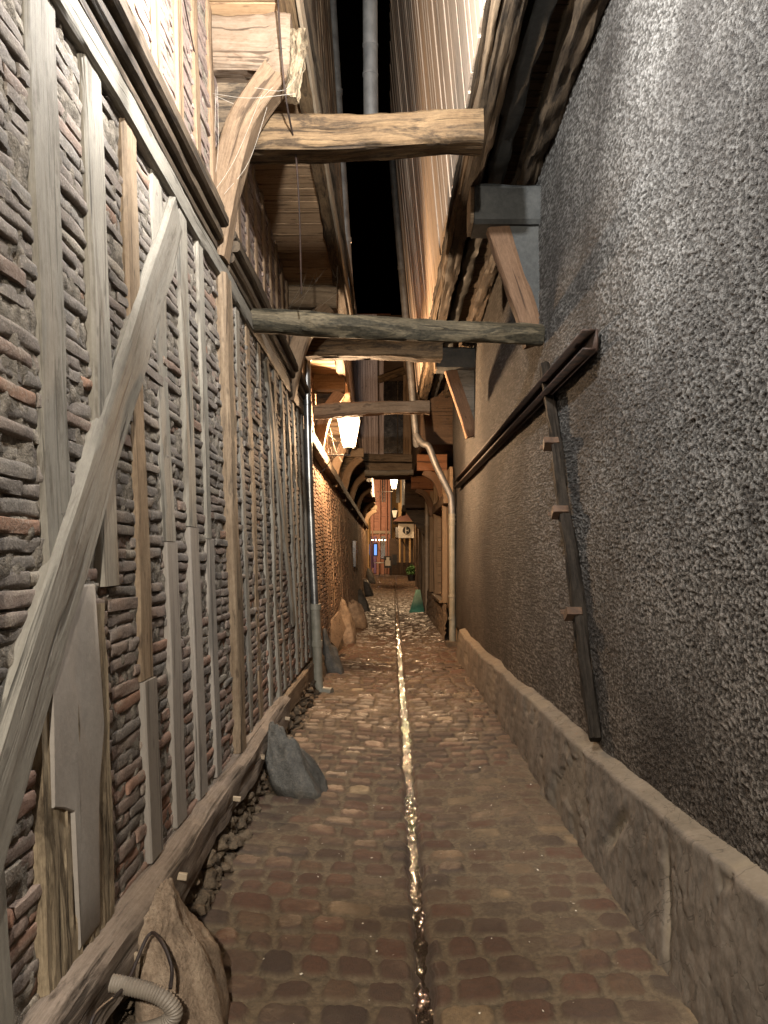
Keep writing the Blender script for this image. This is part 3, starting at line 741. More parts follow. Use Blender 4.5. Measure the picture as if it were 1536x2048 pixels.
# ------------------------------------------------------------------ right roughcast house
def right_house():
    H = empty('roughcast_house', (1.5, 6.5, 0), 'right-hand house with dark roughcast wall and leaning plank-clad jetty above', 'house')
    XW = 1.215
    ys = [-2.0]
    while ys[-1] < 14.72:
        y = ys[-1]; ys.append(y+(.08 if y < 2.1 else max(.0058, min(y*y*.0010, .12))))
    ys = np.array(ys); zs = np.arange(.40, 4.95, .0056)
    Y, Z = np.meshgrid(ys, zs, indexing='ij')
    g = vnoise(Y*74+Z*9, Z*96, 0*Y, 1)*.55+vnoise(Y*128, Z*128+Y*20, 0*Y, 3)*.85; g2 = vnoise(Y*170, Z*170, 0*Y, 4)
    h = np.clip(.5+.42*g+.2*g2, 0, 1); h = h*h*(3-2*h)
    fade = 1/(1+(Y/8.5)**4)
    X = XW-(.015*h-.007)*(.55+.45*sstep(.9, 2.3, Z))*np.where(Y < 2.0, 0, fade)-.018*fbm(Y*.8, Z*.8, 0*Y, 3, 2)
    mor = .40-.08*sstep(5, 9, Y)+(h-.40)*np.clip(fade*1.3, 0, 1)  # far stretch darkened in the colour itself for its weaker lamplight
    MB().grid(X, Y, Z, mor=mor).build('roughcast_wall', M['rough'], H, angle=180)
    # cement plinth with a sloping ledge
    ky = [-2, 2.28, 3.13, 4.25, 6.04, 8.8, 11.3, 12.3]; kz = [.64, .63, .59, .535, .53, .47, .46, .5]
    ys = [-2.0]
    while ys[-1] < 12.2: y = ys[-1]; ys.append(y+(.06 if y < 1.9 else max(.012, y*y*.0012)))
    ys = np.array(ys); ts = np.linspace(0, 1, 60)
    Y, T = np.meshgrid(ys, ts, indexing='ij')
    top = np.interp(Y, ky, kz)+.010*fbm(Y*1.3, 0*Y, 0*Y, 2, 3)
    tt = np.clip(T/.82, 0, 1); led = np.clip((T-.82)/.18, 0, 1)
    Z = -.06+(top+.06)*tt+.028*led
    X = 1.06+.05*tt+.115*led-.018*(1-led)*sstep(.9, 1, tt)*0
    X = X+.010*fbm(Y*.8, Z*2, 0*Y, 2, 5)*(1-led)+.004*fbm(Y*22, Z*22, 0*Y, 3, 6)+.003*fbm(Y*6, Z*6, 0*Y, 3, 16)-.035*sstep(.0, 1, np.exp(-((Y-5.15)/.18)**2))*(1-tt)
    for (cy, cz, a, b, dp, sl) in ((3.72, .33, .06, .13, .03, -.9), (3.02, .28, .035, .2, .03, .25)):
        yy = Y-cy-sl*(Z-cz)
        X = X+dp*np.exp(-(yy/a)**4-((Z-cz)/b)**4)*(1-led)
    crack = np.abs(fbm(Y*2.2, Z*3.0, 0*Y, 3, 12)); X = X+.010*(1-sstep(0, .018, crack))*(1-led)*sstep(.0, .25, fbm(Y*.9, Z*.9, 0*Y, 2, 19))
    Z = Z+.006*fbm(Y*9, T*9, 0*Y, 2, 7)
    chip = sstep(.5, .62, fbm(Y*3.1, Z*4.2, 0*Y, 4, 44)); X = X+.012*chip*(1-led)
    gou = 0*Y
    for (cy, cz, a, b, dp, sl) in ((3.72, .33, .05, .13, .03, -.9), (3.02, .28, .035, .2, .03, .25)): gou = np.maximum(gou, np.exp(-((Y-cy-sl*(Z-cz))/a)**4-((Z-cz)/b)**4))
    MB().grid(X, Y, Z, mor=np.clip(gou+.35*chip+.5*(led > .1)*(led < .9), 0, 1)).build('plinth', M['plinth'], H, angle=60)
    # jetty soffit, bressummer, boards
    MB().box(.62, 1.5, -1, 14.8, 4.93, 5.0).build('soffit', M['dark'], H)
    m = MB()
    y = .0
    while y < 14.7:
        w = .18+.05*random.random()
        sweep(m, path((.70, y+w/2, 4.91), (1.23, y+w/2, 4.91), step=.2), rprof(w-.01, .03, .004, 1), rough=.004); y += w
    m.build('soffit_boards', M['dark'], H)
    yy = np.linspace(-.5, 15.0, 160)
    def edge(x, z): return np.stack([x+0*yy, yy, z+.03*np.sin(yy*.9)], -1)
    m = MB(); sweep(m, edge(.67, 4.745), rprof(.14, .22, .02, 5), rough=.014, wob=.008, groove=.012); m.build('edge_beam', M['dark'], H)
    m = MB(); sweep(m, edge(.588, 4.70), rprof(.035, .11, .006, 3), rough=.012, wob=.012, groove=.012); m.build('edge_batten', M['post_brown'], H)
    m = MB(); sweep(m, edge(.575, 4.81), rprof(.05, .10, .008, 3), rough=.012, wob=.008, groove=.01); m.build('edge_batten', M['dark'], H)
    m = MB(); sweep(m, edge(.86, 4.83), rprof(.14, .14, .02, 3), rough=.02, wob=.01); m.build('floor_plate', M['slate'], H)
    m = MB(); sweep(m, edge(1.13, 4.82), rprof(.16, .2, .03, 5), rough=.03, wob=.01, groove=.01); m.build('wall_plate', M['dark'], H)
    def xf(z): return .555-.094*(z-4.75)
    m = MB(); y = -.5
    while y < 14.9:
        w = .14+.10*random.random(); z0 = 4.83+.03*random.random(); dx = .012*random.random(); sk = random.uniform(-.02, .02)
        P = path((xf(z0)+dx, y+w/2, z0), (xf(10.4)+dx, y+w/2+sk*5, 10.4), step=.5)
        sweep(m, P, rprof(.025, w-.004, .004, 1), (0, 1, 0), rough=.003); y += w
    m.build('jetty_cladding', M['clad'], H)
    MB().box(.72, 4, -.5, 14.9, 5.02, 10.6).build('upper_wall', M['clad_dark'], H)
    MB().box(1.30, 4, -2, 14.75, 0, 5.0).build('rear_wall', M['mortar'], H)
    def bracket(Y, xend, pan):
        m = MB(); sweep(m, path((1.22, Y+.16, 4.47), (xend, Y+.16, 4.47), step=.05), rprof(.32, .32, .03, 5), rough=.010, wob=.004, groove=.006); jo = m.build('joist', M['slate'], H)
        m = MB(); sweep(m, path((xend-.004, Y+.16, 4.47), (xend-.03, Y+.16, 4.47), step=.02), rprof(.30, .30, .03, 4), rough=.012); m.build('joist_end', M['post_brown'], H)
        m = MB(); sweep(m, path((1.19, Y+.14, 3.38), (1.10, Y+.14, 3.68), (.98, Y+.14, 4.02), (xend+.2, Y+.14, 4.33), step=.05, curve=True), rprof(.18, .13, .012, 4), (0, 1, 0), rough=.006, groove=.004); m.build('curved_brace', M['brace_shaded'], H)
        m = MB(); plate(m, [(1.215, Y+.08, 3.42), (1.215, Y+.08, 4.32), (xend+.26, Y+.08, 4.32), (1.06, Y+.08, 3.92)], (0, 1, 0), .05); m.build('bracket_panel', pan, H)
    bracket(6.1, .68, M['slate']); bracket(10.85, .68, M['post'])
    # lumps where the pole foot was mortared in
    m = MB(); u, v = np.meshgrid(np.linspace(0, 2*np.pi, 18), np.linspace(0, np.pi, 10), indexing='ij')
    m.grid(1.205+.03*np.cos(u)*np.sin(v)*1.0, 4.52+.10*np.sin(u)*np.sin(v), .70+.10*np.cos(v)+.01*fbm(u*2, v*3, 0*u, 2, 3)); m.build('mortar_patch', M['plinth'], H)
right_house()

# ------------------------------------------------------------------ right-hand houses farther on
def right_far():
    H = empty('shuttered_house', (1.5, 18.5, 0), 'house on the right past the roughcast wall with brown shuttered opening above stone base', 'house')
    MB().box(1.17, 4, 14.8, 15.6, 0, 3.4).box(1.17, 4, 18.45, 22.4, .72, 3.4).box(1.17, 4, 15.6, 18.45, 2.68, 3.4).build('wall', M['beige_wood'], H)
    ys = np.linspace(14.8, 22.5, 160); ts = np.linspace(0, 1, 22); Y, T = np.meshgrid(ys, ts, indexing='ij'); Z = -.05+.78*T
    d1, d2, cid = worley(Y*3.2, Z*5, 77); X = 1.10-.04*sstep(0, .2, d2-d1)+.012*fbm(Y*8, Z*8, 0*Y, 2, 2)+.04*T
    MB().grid(X, Y, Z, rnd=cid).build('stone_base', M['rock'], H, angle=60)
    MB().box(1.02, 1.3, 15.55, 18.5, .73, .78).build('sill', M['beige_wood'], H)
    sh = MB(); 
    for i in range(12): sh.box(1.25+.004*(i % 2), 1.30, 15.6+i*.2375, 15.6+(i+1)*.2375-.006, .78, 2.68)
    sh.build('shutter_panel', M['red_wood'], H)
    for y in (15.5, 18.55, 20.4): timber('post', M['beige_wood'], H, (1.14, y, .74), (1.14, y, 3.4), .14, .16, (0, 1, 0), rough=.003)
    timber('lintel', M['brace'], H, (1.13, 14.9, 2.80), (1.13, 18.7, 2.80), .14, .2)
    MB().box(1.3, 4, 15.6, 18.5, .7, 2.7).build('inner_wall', M['clad_dark'], H)
    MB().box(.66, 4, 14.95, 22.4, 3.85, 9.5).build('upper_wall', M['clad_dark'], H)
    m = MB(); y = 14.95
    while y < 22.4: w = .16+.06*random.random(); m.box(.61+.01*random.random(), .658, y, y+w-.01, 3.8, 9.5); y += w
    m.build('jetty_cladding', M['clad_dark'], H)
    for Y in (15.9, 20.2):
        timber('joist', M['red_wood'], H, (1.2, Y+.1, 3.62), (.58, Y+.1, 3.62), .2, .34, rough=.005)
        m = MB(); sweep(m, path((1.15, Y+.1, 2.75), (1.08, Y+.1, 3.05), (.95, Y+.1, 3.3), (.72, Y+.1, 3.44), step=.05, curve=True), rprof(.16, .13, .01, 2), (0, 1, 0), rough=.004); m.build('curved_brace', M['brace_shaded'], H)
        m = MB(); plate(m, [(1.17, Y+.12, 2.9), (1.17, Y+.12, 3.44), (.8, Y+.12, 3.44), (1.0, Y+.12, 3.22)], (0, 1, 0), .03); m.build('bracket_panel', M['red_wood'], H)
    H = empty('jettied_house', (1.5, 28.5, 0), 'dark jettied house on the right beyond the mint green wedge', 'house')
    MB().box(1.15, 4, 22.6, 35.5, 0, 9).build('wall', M['clad_dark'], H)
    MB().box(.47, 4, 22.7, 24.6, 3.12, 9).build('jetty', M['clad_dark'], H)
    m = MB(); sweep(m, path((.45, 22.6, 3.1), (.45, 24.7, 3.08), step=.1), rprof(.1, .18, .01, 3), rough=.02, wob=.02); m.build('edge_beam', M['dark'], H)
    for Y in (22.75,):
        m = MB(); plate(m, [(.46, Y, 3.05), (1.15, Y, 3.05), (1.15, Y, 2.2), (1.02, Y, 2.3)], (0, 1, 0), .14); m.build('bracket', M['dark'], H)
    for Y in (24.2, 27.4, 30.8): timber('post', M['post_brown'], H, (1.11, Y, float(gz(Y))), (1.11, Y, 3.1), .12, .2, (0, 1, 0))
right_far()

# ------------------------------------------------------------------ room bridging the alley
def bridge():
    H = empty('bridge_room', (.09, 20.6, 3.9), 'timber framed room bridging high across the alley with a dark window', 'building')
    MB().box(-1.0, .6, 20.75, 22.3, 3.95, 8.2).build('wall', M['clad_dark'], H)
    m = MB(); x = -.98
    while x < -.30:
        w = .05+.04*random.random(); sweep(m, path((x+w/2, 20.70, 4.42), (x+w/2-.05, 20.70, 8.2), step=.4), rprof(w-.006, .03+.02*random.random(), .004, 1), (0, 1, 0), rough=.003); x += w
    m.build('front_cladding', M['clad_grey'], H)
    for x, w in ((-.2, .11), (.44, .10), (.54, .09)): timber('post', M['clad_grey'] if x < 0 else M['brace'], H, (x, 20.68, 4.42), (x, 20.68, 8.0), .12, w, (0, 1, 0))
    timber('sill_beam', M['post_brown'], H, (-1.0, 20.6, 4.32), (.62, 20.6, 4.30), .26, .2, (0, 0, 1), rough=.008)
    timber('floor_beam', M['post_brown'], H, (-1.0, 20.58, 4.07), (.66, 20.58, 4.05), .28, .22, (0, 0, 1), rough=.012, wob=.01)
    timber('head_rail', M['strut'], H, (-.28, 20.6, 6.42), (.42, 20.6, 6.66), .12, .2, (0, 0, 1))
    MB().box(-.14, .385, 20.70, 20.74, 4.46, 6.4).build('window', M['dark_glass'], H)
    MB().box(.22, .245, 20.69, 20.72, 4.46, 6.4).build('window_bar', M['dark'], H)
    m = MB(); m.box(-.42, .6, 20.9, 22.2, 3.9, 3.95); m.build('floor_boards', M['soffit'], H)
bridge()

# ------------------------------------------------------------------ beams across the alley
G = 'timber beams spanning the alley between the houses'
def beam(label, p0, p1, w, h, mat, rough=.008, wob=.012, groove=.006, prof=None, step=.03):
    m = MB(); P = path(p0, p1, step=step); s = np.linspace(0, 1, len(P))
    sweep(m, P, rprof(w, h, .022, 7) if prof is None else prof, scale=np.stack([1+.05*np.sin(s*7), 1+.06*np.sin(s*5+1)], -1), rough=rough, wob=wob, groove=groove, fs=5, fc=16)
    return tag(m.build('cross_beam', mat), label, 'beam', G)
beam('square brown beam spanning the alley highest and nearest, beside the large curved bracket', (-1.06, 4.985, 4.355), (.60, 4.96, 4.385), .22, .225, M['strut'])
beam('dark round log spanning the alley from the left wall to the roughcast wall', (-1.10, 5.75, 3.43), (1.20, 6.05, 3.40), .17, .17, M['log'], .014, .02, .01, cprof(.088, 22))
beam('squared dark beam partly hidden behind the round log', (-1.06, 9.0, 4.10), (.62, 9.1, 4.09), .22, .215, M['strut'], .012, .02)
beam('thin brown beam crossing just above the lit lantern', (-.98, 10.05, 3.575), (.53, 10.05, 3.61), .18, .165, M['brace'], .014, .02)
beam('rough beam below the bridge room, farthest across the alley', (-.62, 19.6, 3.80), (.62, 19.6, 3.82), .2, .13, M['post'], .012, .02)

# ------------------------------------------------------------------ pipes
def pipe_piece(name, parent, pts, r, mat, curve=False, step=.05, n=16):
    m = MB(); sweep(m, path(*pts, step=step, curve=curve), cprof(r, n), (0, 1, 0.001) if abs(pts[0][2]-pts[-1][2]) > .01 else (0, 0, 1)); return m.build(name, mat, parent, angle=50)
def collar(parent, p, r, h, mat):
    m = MB(); sweep(m, path((p[0], p[1], p[2]-h/2), (p[0], p[1], p[2]+h/2), step=h/2), cprof(r, 16), (0, 1, 0)); return m.build('collar', mat, parent)
def pipes():
    D = empty('downpipe', (-.86, 9.2, 0), 'downpipe on the left wall, shiny zinc above and painted iron below', 'pipe', 'rainwater downpipes')
    pipe_piece('zinc_pipe', D, [(-.70, 9.2, 4.12), (-.86, 9.2, 4.11), (-.965, 9.2, 4.04), (-.985, 9.2, 3.9), (-.955, 9.2, 2.6), (-.885, 9.2, 1.0)], .047, M['zinc'], True)
    pipe_piece('iron_pipe', D, [(-.885, 9.2, 1.06), (-.86, 9.2, .5), (-.845, 9.2, .12), (-.80, 9.2, .05), (-.68, 9.16, .04)], .058, M['paint_pipe'], True)
    for z, x in ((1.06, -.885), (.62, -.866)): collar(D, (x, 9.2, z), .070, .07, M['paint_pipe'])
    for z, x in ((2.55, -.953), (3.5, -.978)): collar(D, (x, 9.2, z), .054, .04, M['zinc'])
    D = empty('downpipe', (1.14, 13.9, 0), 'grey downpipe with swan neck at the far end of the roughcast wall', 'pipe', 'rainwater downpipes')
    pipe_piece('upper_pipe', D, [(.04, 14.2, 9.2), (.47, 14.2, 4.2), (.50, 14.1, 3.9), (.62, 14.0, 3.72), (.72, 13.95, 3.66), (.86, 13.9, 3.3), (1.10, 13.9, 2.8), (1.135, 13.9, 2.6), (1.14, 13.9, 2.4)], .062, M['zinc_dull'], True)
    pipe_piece('lower_pipe', D, [(1.14, 13.9, 2.45), (1.15, 13.9, .12)], .060, M['paint_pipe'])
    for z in (2.42, 2.34, 2.26, .95, .55): collar(D, (1.143, 13.9, z), .070, .04, M['paint_pipe'])
    m = MB(); m.box(1.03, 1.22, 13.75, 14.05, -.05, .14, jit=.01); m.build('foot', M['rubble'], D)
    for z, x in ((5.6, .355), (7.0, .232), (4.5, .445)): collar(D, (x, 14.2, z), .070, .06, M['zinc_dull'])
    D = empty('downpipe', (1.1, 22.2, 0), 'pale downpipe with funnel hopper beside the dark jettied house', 'pipe', 'rainwater downpipes')
    pipe_piece('pipe', D, [(1.09, 22.15, 3.7), (1.09, 22.15, -.02)], .06, M['beige_pipe'])
    m = MB(); P = path((1.06, 22.1, 3.62), (1.06, 22.1, 3.88), step=.05); sweep(m, P, cprof(.085, 14), (0, 1, 0), scale=np.linspace(.8, 1.7, len(P))[:, None]); m.build('hopper', M['beige_pipe'], D)
    for z in (2.6, 1.7, 2.1, .6): collar(D, (1.09, 22.15, z), .072, .05, M['beige_pipe'])
    D = empty('downpipe', (-.46, 9.3, 4.6), 'grey downpipe running up the left jetty edge', 'pipe', 'rainwater downpipes')
    pipe_piece('pipe', D, [(-.455, 9.32, 4.45), (-.74, 9.32, 9.2)], .052, M['zinc_dull'])
    for z, x in ((5.5, -.515), (7.3, -.623)): collar(D, (x, 9.32, z), .060, .06, M['zinc_dull'])
    D = empty('downpipe', (-.12, 5.25, 4.4), 'thick grey pipe hanging in the gap above the nearest beam', 'pipe', 'rainwater downpipes')
    pipe_piece('pipe', D, [(-.14, 5.25, 8.5), (-.125, 5.25, 4.78), (-.10, 5.25, 4.61), (0, 5.25, 4.565), (.6, 5.25, 4.565)], .050, M['zinc_dark'], True)
    for z in (4.95, 5.15, 5.5): collar(D, (-.128, 5.25, z), .053, .02, M['zinc_dark'])
pipes()

# ------------------------------------------------------------------ steel channel and pole on the right wall
def channel():
    m = MB()
    m.box(1.185, 1.20, 4.4, 13.2, 2.84, 2.96); m.box(1.11, 1.185, 4.4, 13.2, 2.948, 2.96); m.box(1.11, 1.185, 4.4, 13.2, 2.84, 2.852)
    tag(m.build('steel_channel', M['rust'], smooth=False), 'long rusty steel channel fixed horizontally along the roughcast wall', 'steel beam')
    D = empty('wall_pole', (1.15, 5.1, .6), 'dark weathered timber pole strapped against the roughcast wall', 'pole')
    m = MB(); P = path((1.175, 5.80, 3.1), (1.18, 5.43, 2.45), (1.175, 4.36, .62), step=.04)
    sweep(m, P, rprof(.085, .075, .02, 5), (1, 0, 0), rough=.012, wob=.015, groove=.008); m.build('shaft', M['char'], D)
    d = np.array([0, 5.86-4.36, 3.2-.62]); d /= np.linalg.norm(d)
    for z in (2.45, 1.95, 1.30):
        y = 4.36+(z-.62)*(1.5/2.58); c = np.array([1.14, y, z])
        m = MB(); sweep(m, np.array([c-d*.024, c, c+d*.024]), rprof(.10, .10, .006, 3), (1, 0, 0), rough=.005)
        cl = m.build('clamp', M['rust_light'], D)
        m = MB(); sweep(m, path((1.2, y+.16, z+.01), (1.10, y+.17, z-.0), step=.03), rprof(.025, .03, .004, 2), rough=.003); m.build('spike', M['rust_light'], cl)
        m = MB(); sweep(m, path((1.13, y-.02, z), (1.13, y+.16, z-.02), step=.03), rprof(.012, .03, .003, 2), rough=.003); m.build('strap', M['rust'], cl)
channel()

# ------------------------------------------------------------------ guard stones
def rock(name, label, c, r, lean, mat, seed, flat=.0, n=60, grp='guard stones along the foot of the left wall', z0=-.08, tilt=0.0):
    u = np.linspace(0, 2*np.pi, n); v = np.linspace(0, np.pi, n*2//3)
    U, V = np.meshgrid(u, v, indexing='ij')
    x, y, z = np.cos(U)*np.sin(V), np.sin(U)*np.sin(V), np.cos(V)
    x = np.sign(x)*np.abs(x)**.8; y = np.sign(y)*np.abs(y)**.8; z = np.sign(z)*np.abs(z)**.8
    d = 1+.16*fbm(x*1.1+seed, y*1.1, z*1.1, 2, seed)+.05*fbm(x*3.5, y*3.5, z*3.5+seed, 3, seed+3)
    rs = np.random.RandomState(seed); fac = np.full(x.shape, 9.0)
    for i in range(22):
        nn = rs.randn(3); nn /= np.linalg.norm(nn); dt = np.cos(U)*np.sin(V)*nn[0]+np.sin(U)*np.sin(V)*nn[1]+np.cos(V)*nn[2]
        fac = np.minimum(fac, (.84+.16*rs.rand())/np.maximum(dt, .05))
    d = -np.log(np.exp(-14*d)+np.exp(-14*fac))/14*1.1+.025*fbm(x*7, y*7, z*7, 4, seed+5)
    h = (z+1)/2
    w = 1.14-.52*h**1.5
    X = c[0]+r[0]*x*d*w+lean[0]*(h-.2); Y = c[1]+r[1]*y*d*w+lean[1]*(h-.2); Z = z0+r[2]*2*h*np.clip(d, .85, 1.2)
    return tag(MB().grid(X, Y, Z).build(name, mat, angle=60), label, 'guard stone', grp)
rock('guard_stone', 'big brown guard stone nearest the camera beside the grey conduit', (-.69, 2.62, 0), (.135, .19, .265), (-.11, .06), M['rock'], 3)
rock('guard_stone', 'smooth dark grey guard stone leaning in front of the sill beam end', (-.60, 5.3, 0), (.165, .16, .25), (-.24, .05), M['rock_grey'], 8)
rock('guard_stone', 'narrow dark slab stone leaning just past the painted downpipe', (-.74, 10.7, 0), (.13, .15, .31), (-.20, .05), M['rock_grey'], 12, n=40)
rock('guard_stone', 'tall upright brown guard stone next to the leaning board', (-.78, 14.4, 0), (.17, .18, .42), (-.10, .0), M['rock'], 17, n=40)
rock('guard_stone', 'sloping guard stone just behind the tall upright one', (-.68, 17.6, 0), (.20, .2, .38), (-.24, .0), M['rock'], 21, n=32)
rock('guard_stone', 'dark guard stone before the two farthest guard stones', (-.74, 23.0, 0), (.17, .2, .36), (-.2, 0), M['rock_grey'], 25, n=28)
rock('guard_stone', 'small dark guard stone, last but one towards the far street', (-.72, 28.0, 0), (.17, .2, .36), (-.2, 0), M['rock_grey'], 27, n=24, z0=.15)
rock('guard_stone', 'farthest guard stone, at the top of the rise', (-.72, 32.0, 0), (.18, .2, .36), (-.2, 0), M['rock_grey'], 31, n=24, z0=.45)
# leaning board
m = MB(); plate(m, [(-.93, 11.9, .38), (-.80, 12.0, .22), (-.70, 12.5, .50), (-.80, 12.45, .78), (-.94, 12.2, .60)], (-.8, .3, .2), .03)
tag(m.build('leaning_board', M['brace']), 'small brown board leaning at the wall behind the narrow slab stone', 'board')

# ------------------------------------------------------------------ cable and conduit at the left wall
def cables():
    m = MB(); xs = xl(.36)+.132
    sweep(m, path((xs+.0, 1.75, .27), (xs+.01, 2.02, .33), (xs+.005, 2.12, .385), (xs+.015, 2.34, .345), (xs+.03, 2.52, .41), (xs+.09, 2.46, .42), (xs+.14, 2.40, .37), (xs+.15, 2.35, .33), step=.02, curve=True), cprof(.006, 8), (0, .3, 1))
    tag(m.build('cable', M['cable']), 'thin black cable sagging along the sill beam to the conduit', 'cable')
    D = empty('conduit', (-.80, 2.4, .1), 'bent grey ribbed conduit at the foot of the left wall', 'conduit')
    P = path((-.90, 2.34, .36), (-.80, 2.34, .345), (-.70, 2.34, .315), (-.655, 2.34, .265), (-.69, 2.34, .225), (-.78, 2.33, .205), (-.88, 2.32, .20), step=.0018, curve=True)
    s = np.arange(len(P)); m = MB(); k = len(P)//2
    sweep(m, P, cprof(.026, 14), (0, 1, 0), scale=(1+.05*np.sin(s*1.25)*(s < len(P)*.62))[:, None]); m.build('ribbed_tube', M['conduit'], D)
    m = MB(); sweep(m, path((-.93, 2.34, .363), (-.885, 2.34, .359), step=.01), cprof(.034, 14), (0, 0, 1)); m.build('sleeve', M['cable'], D)
    m = MB(); sweep(m, path((-.545-.24, 4.75, 9), (-.66, 4.55, 5.0), (-.60, 5.0, 4.2), (-.62, 5.45, 3.52), step=.1, curve=True), cprof(.006, 6), (0, 1, 0))
    tag(m.build('wire', M['rust']), 'thin dark red wire hanging from the left jetty to the round log', 'wire')
    m = MB(); sweep(m, path((-1.06, 3.2, 5.1), (-1.06, 4.1, 4.45), (-1.075, 4.6, 4.35), step=.1, curve=True), cprof(.004, 6), (0, 0, 1))
    tag(m.build('wire', M['cable']), 'slack thin wire across the pink upper brickwork on the left', 'wire')
cables()
def webs():
    rs = np.random.RandomState(5)
    for lab, pts in (('grey cobweb threads on the first curved bracket', [(-1.0, 4.62, 3.75), (-.72, 4.6, 4.45), (-.62, 4.62, 4.6), (-1.05, 4.64, 4.5)]),
                     ('grey cobweb threads between the second bracket and the soffit', [(-1.05, 8.0, 4.2), (-.6, 8.0, 4.45), (-.55, 7.6, 4.55), (-.8, 7.8, 4.5)]),
                     ('grey cobweb threads around the lit lantern bracket', [(-1.0, 11.3, 3.2), (-.75, 11.2, 3.3), (-.7, 11.25, 3.05), (-.95, 11.3, 3.55)])):
        m = MB(); P = np.array(pts)
        for i in range(9):
            a, b = P[rs.randint(4)]+rs.randn(3)*.05, P[rs.randint(4)]+rs.randn(3)*.05
            if np.linalg.norm(a-b) < .08: continue
            c = (a+b)/2+np.array([rs.randn()*.03, rs.randn()*.03, -.04-.05*rs.rand()])
            sweep(m, path(a, c, b, step=.05, curve=True), cprof(.0009, 5), (.3, .9, .1), cap=False)
        tag(m.build('cobweb', M['web']), lab, 'cobweb', 'cobwebs under the jetties')
    m = MB()
    for i in range(150):
        y = 2.4+7*rs.rand()**1.6; x = rs.uniform(-.75, 1.0); z = float(ground_z(np.array([x]), np.array([y]))[0])+.026
        a = rs.rand()*6.28; r = .003+.006*rs.rand()**2; d1 = np.array([math.cos(a), math.sin(a), .3*rs.randn()])*r; d2 = np.array([-math.sin(a), math.cos(a), .3*rs.randn()])*r*.6
        c = np.array([x, y, z]); m.add([c-d1, c-d2, c+d1+np.array([0, 0, .002]), c+d2], [(0, 1, 2, 3)], rnd=rs.rand())
    tag(m.build('litter_specks', M['white'], smooth=False), 'tiny pale specks of litter scattered over the cobbles', 'litter', kind='stuff')
webs()

# ------------------------------------------------------------------ lanterns
def lantern(loc, label, wall_x, power, colr, s=1.0, lit=True, rail=True, rad=.05, scroll=True):
    x, y, z = loc
    D = empty('wall_lantern', loc, label, 'lantern', 'street lanterns of the alley')
    def fr(z0, a0, z1, a1, mb, mat=0):
        v = [(x-a0, y-a0, z0), (x+a0, y-a0, z0), (x+a0, y+a0, z0), (x-a0, y+a0, z0), (x-a1, y-a1, z1), (x+a1, y-a1, z1), (x+a1, y+a1, z1), (x-a1, y+a1, z1)]
        mb.add(v, [(0, 1, 5, 4), (1, 2, 6, 5), (2, 3, 7, 6), (3, 0, 4, 7)]); return mb
    a0, a1, h = .085*s, .16*s, .40*s
    fr(z-h/2, a0, z+h/2, a1, MB()).build('glass', M['glow'] if lit else M['white'], D)
    m = MB()
    for sx in (-1, 1):
        for sy in (-1, 1): sweep(m, path((x+sx*a0, y+sy*a0, z-h/2), (x+sx*a1, y+sy*a1, z+h/2), step=.2), rprof(.010*s, .010*s, .002, 1), (0, 1, 0))
    for zz, a in ((z-h/2, a0), (z+h/2, a1)):
        for sx in (-1, 1):
            m.box(x-a, x+a, y+sx*a-.006*s, y+sx*a+.006*s, zz-.006*s, zz+.006*s); m.box(x+sx*a-.006*s, x+sx*a+.006*s, y-a, y+a, zz-.005*s, zz+.007*s)
    m.build('frame', M['black'], D)
    m = MB(); fr(z+h/2+.012*s, a1*1.10, z+h/2+(.13 if not lit else .07)*s, .05*s, m); fr(z+h/2+(.13 if not lit else .07)*s, .05*s, z+h/2+(.19 if not lit else .09)*s, .004*s, m)
    m.build('cap', M['black'], D)
    m = MB(); zb = z-h/2-.11*s
    P = path((x, y, zb), (x, y, z-h/2-.01), step=.02); sweep(m, P, cprof(.03*s, 10), (0, 1, 0), scale=(np.linspace(.6, 2.0, len(P)))[:, None]); m.build('socket', M['black'], D)
    m = MB(); sweep(m, path((wall_x, y, zb-.01), (x+.03*s*np.sign(x-wall_x), y, zb-.01), step=.1), rprof(.02, .02, .003, 1))
    L = abs(x-wall_x)
    if rail:
        n = max(3, int(L/.045))
        for i in range(n):
            xx = wall_x+(x-wall_x)*(i+.5)/n; hh = .07+.03*math.sin(i*2.3)
            sweep(m, path((xx, y, zb), (xx, y, zb+hh), step=.1), rprof(.008, .008, .002, 1), (0, 1, 0))
    sg = np.sign(x-wall_x)
    if scroll: sweep(m, path((wall_x, y, zb-.30), (wall_x+sg*.10, y, zb-.22), (wall_x+sg*.20, y, zb-.08), (wall_x+sg*.28, y, zb-.02), step=.03, curve=True), cprof(.008, 8), (0, 1, 0))
    m.build('bracket', M['black'], D)
    if lit:
        ld = bpy.data.lights.new('lamp_bulb', 'POINT'); ld.energy = power; ld.color = colr; ld.shadow_soft_size = rad
        lo = bpy.data.objects.new('lamp_bulb', ld); col.objects.link(lo); lo.parent = D; lo.location = (0, 0, -.02)
    return D
lantern((-.60, 11.4, 3.49), 'glowing tapered lantern on a wrought bracket on the left wall', -1.06, LAMP_W, (1, .64, .36))
lantern((.20, 31.0, 4.62), 'small distant lit lantern hanging past the bridge room', -.49, FAR_W, (1, .66, .36), rail=False)
lantern((-.16, 2.9, 4.36), 'lit lantern under the left jetty just above the frame, lighting the near walls', -1.05, NEAR_W, (1, .98, .95), rail=False, rad=.035, scroll=False)
lantern((-.15, -2.4, 3.55), 'added unseen fill lantern behind the viewer, evening the light on the near walls', 1.21, FILL_W, (1, .91, .78), rail=False, rad=.05)  # unseen lamp put in behind the camera as fill for the near walls
lantern((-2.2, 41.5, 4.6), 'lit lantern round the corner in the far street', -3.2, 420, (1, .72, .45), rail=False)
lantern((.32, 43.6, 4.12), 'small unlit lantern on the ochre facade in the far street', .6, 0, (1, 1, 1), lit=False, rail=False)

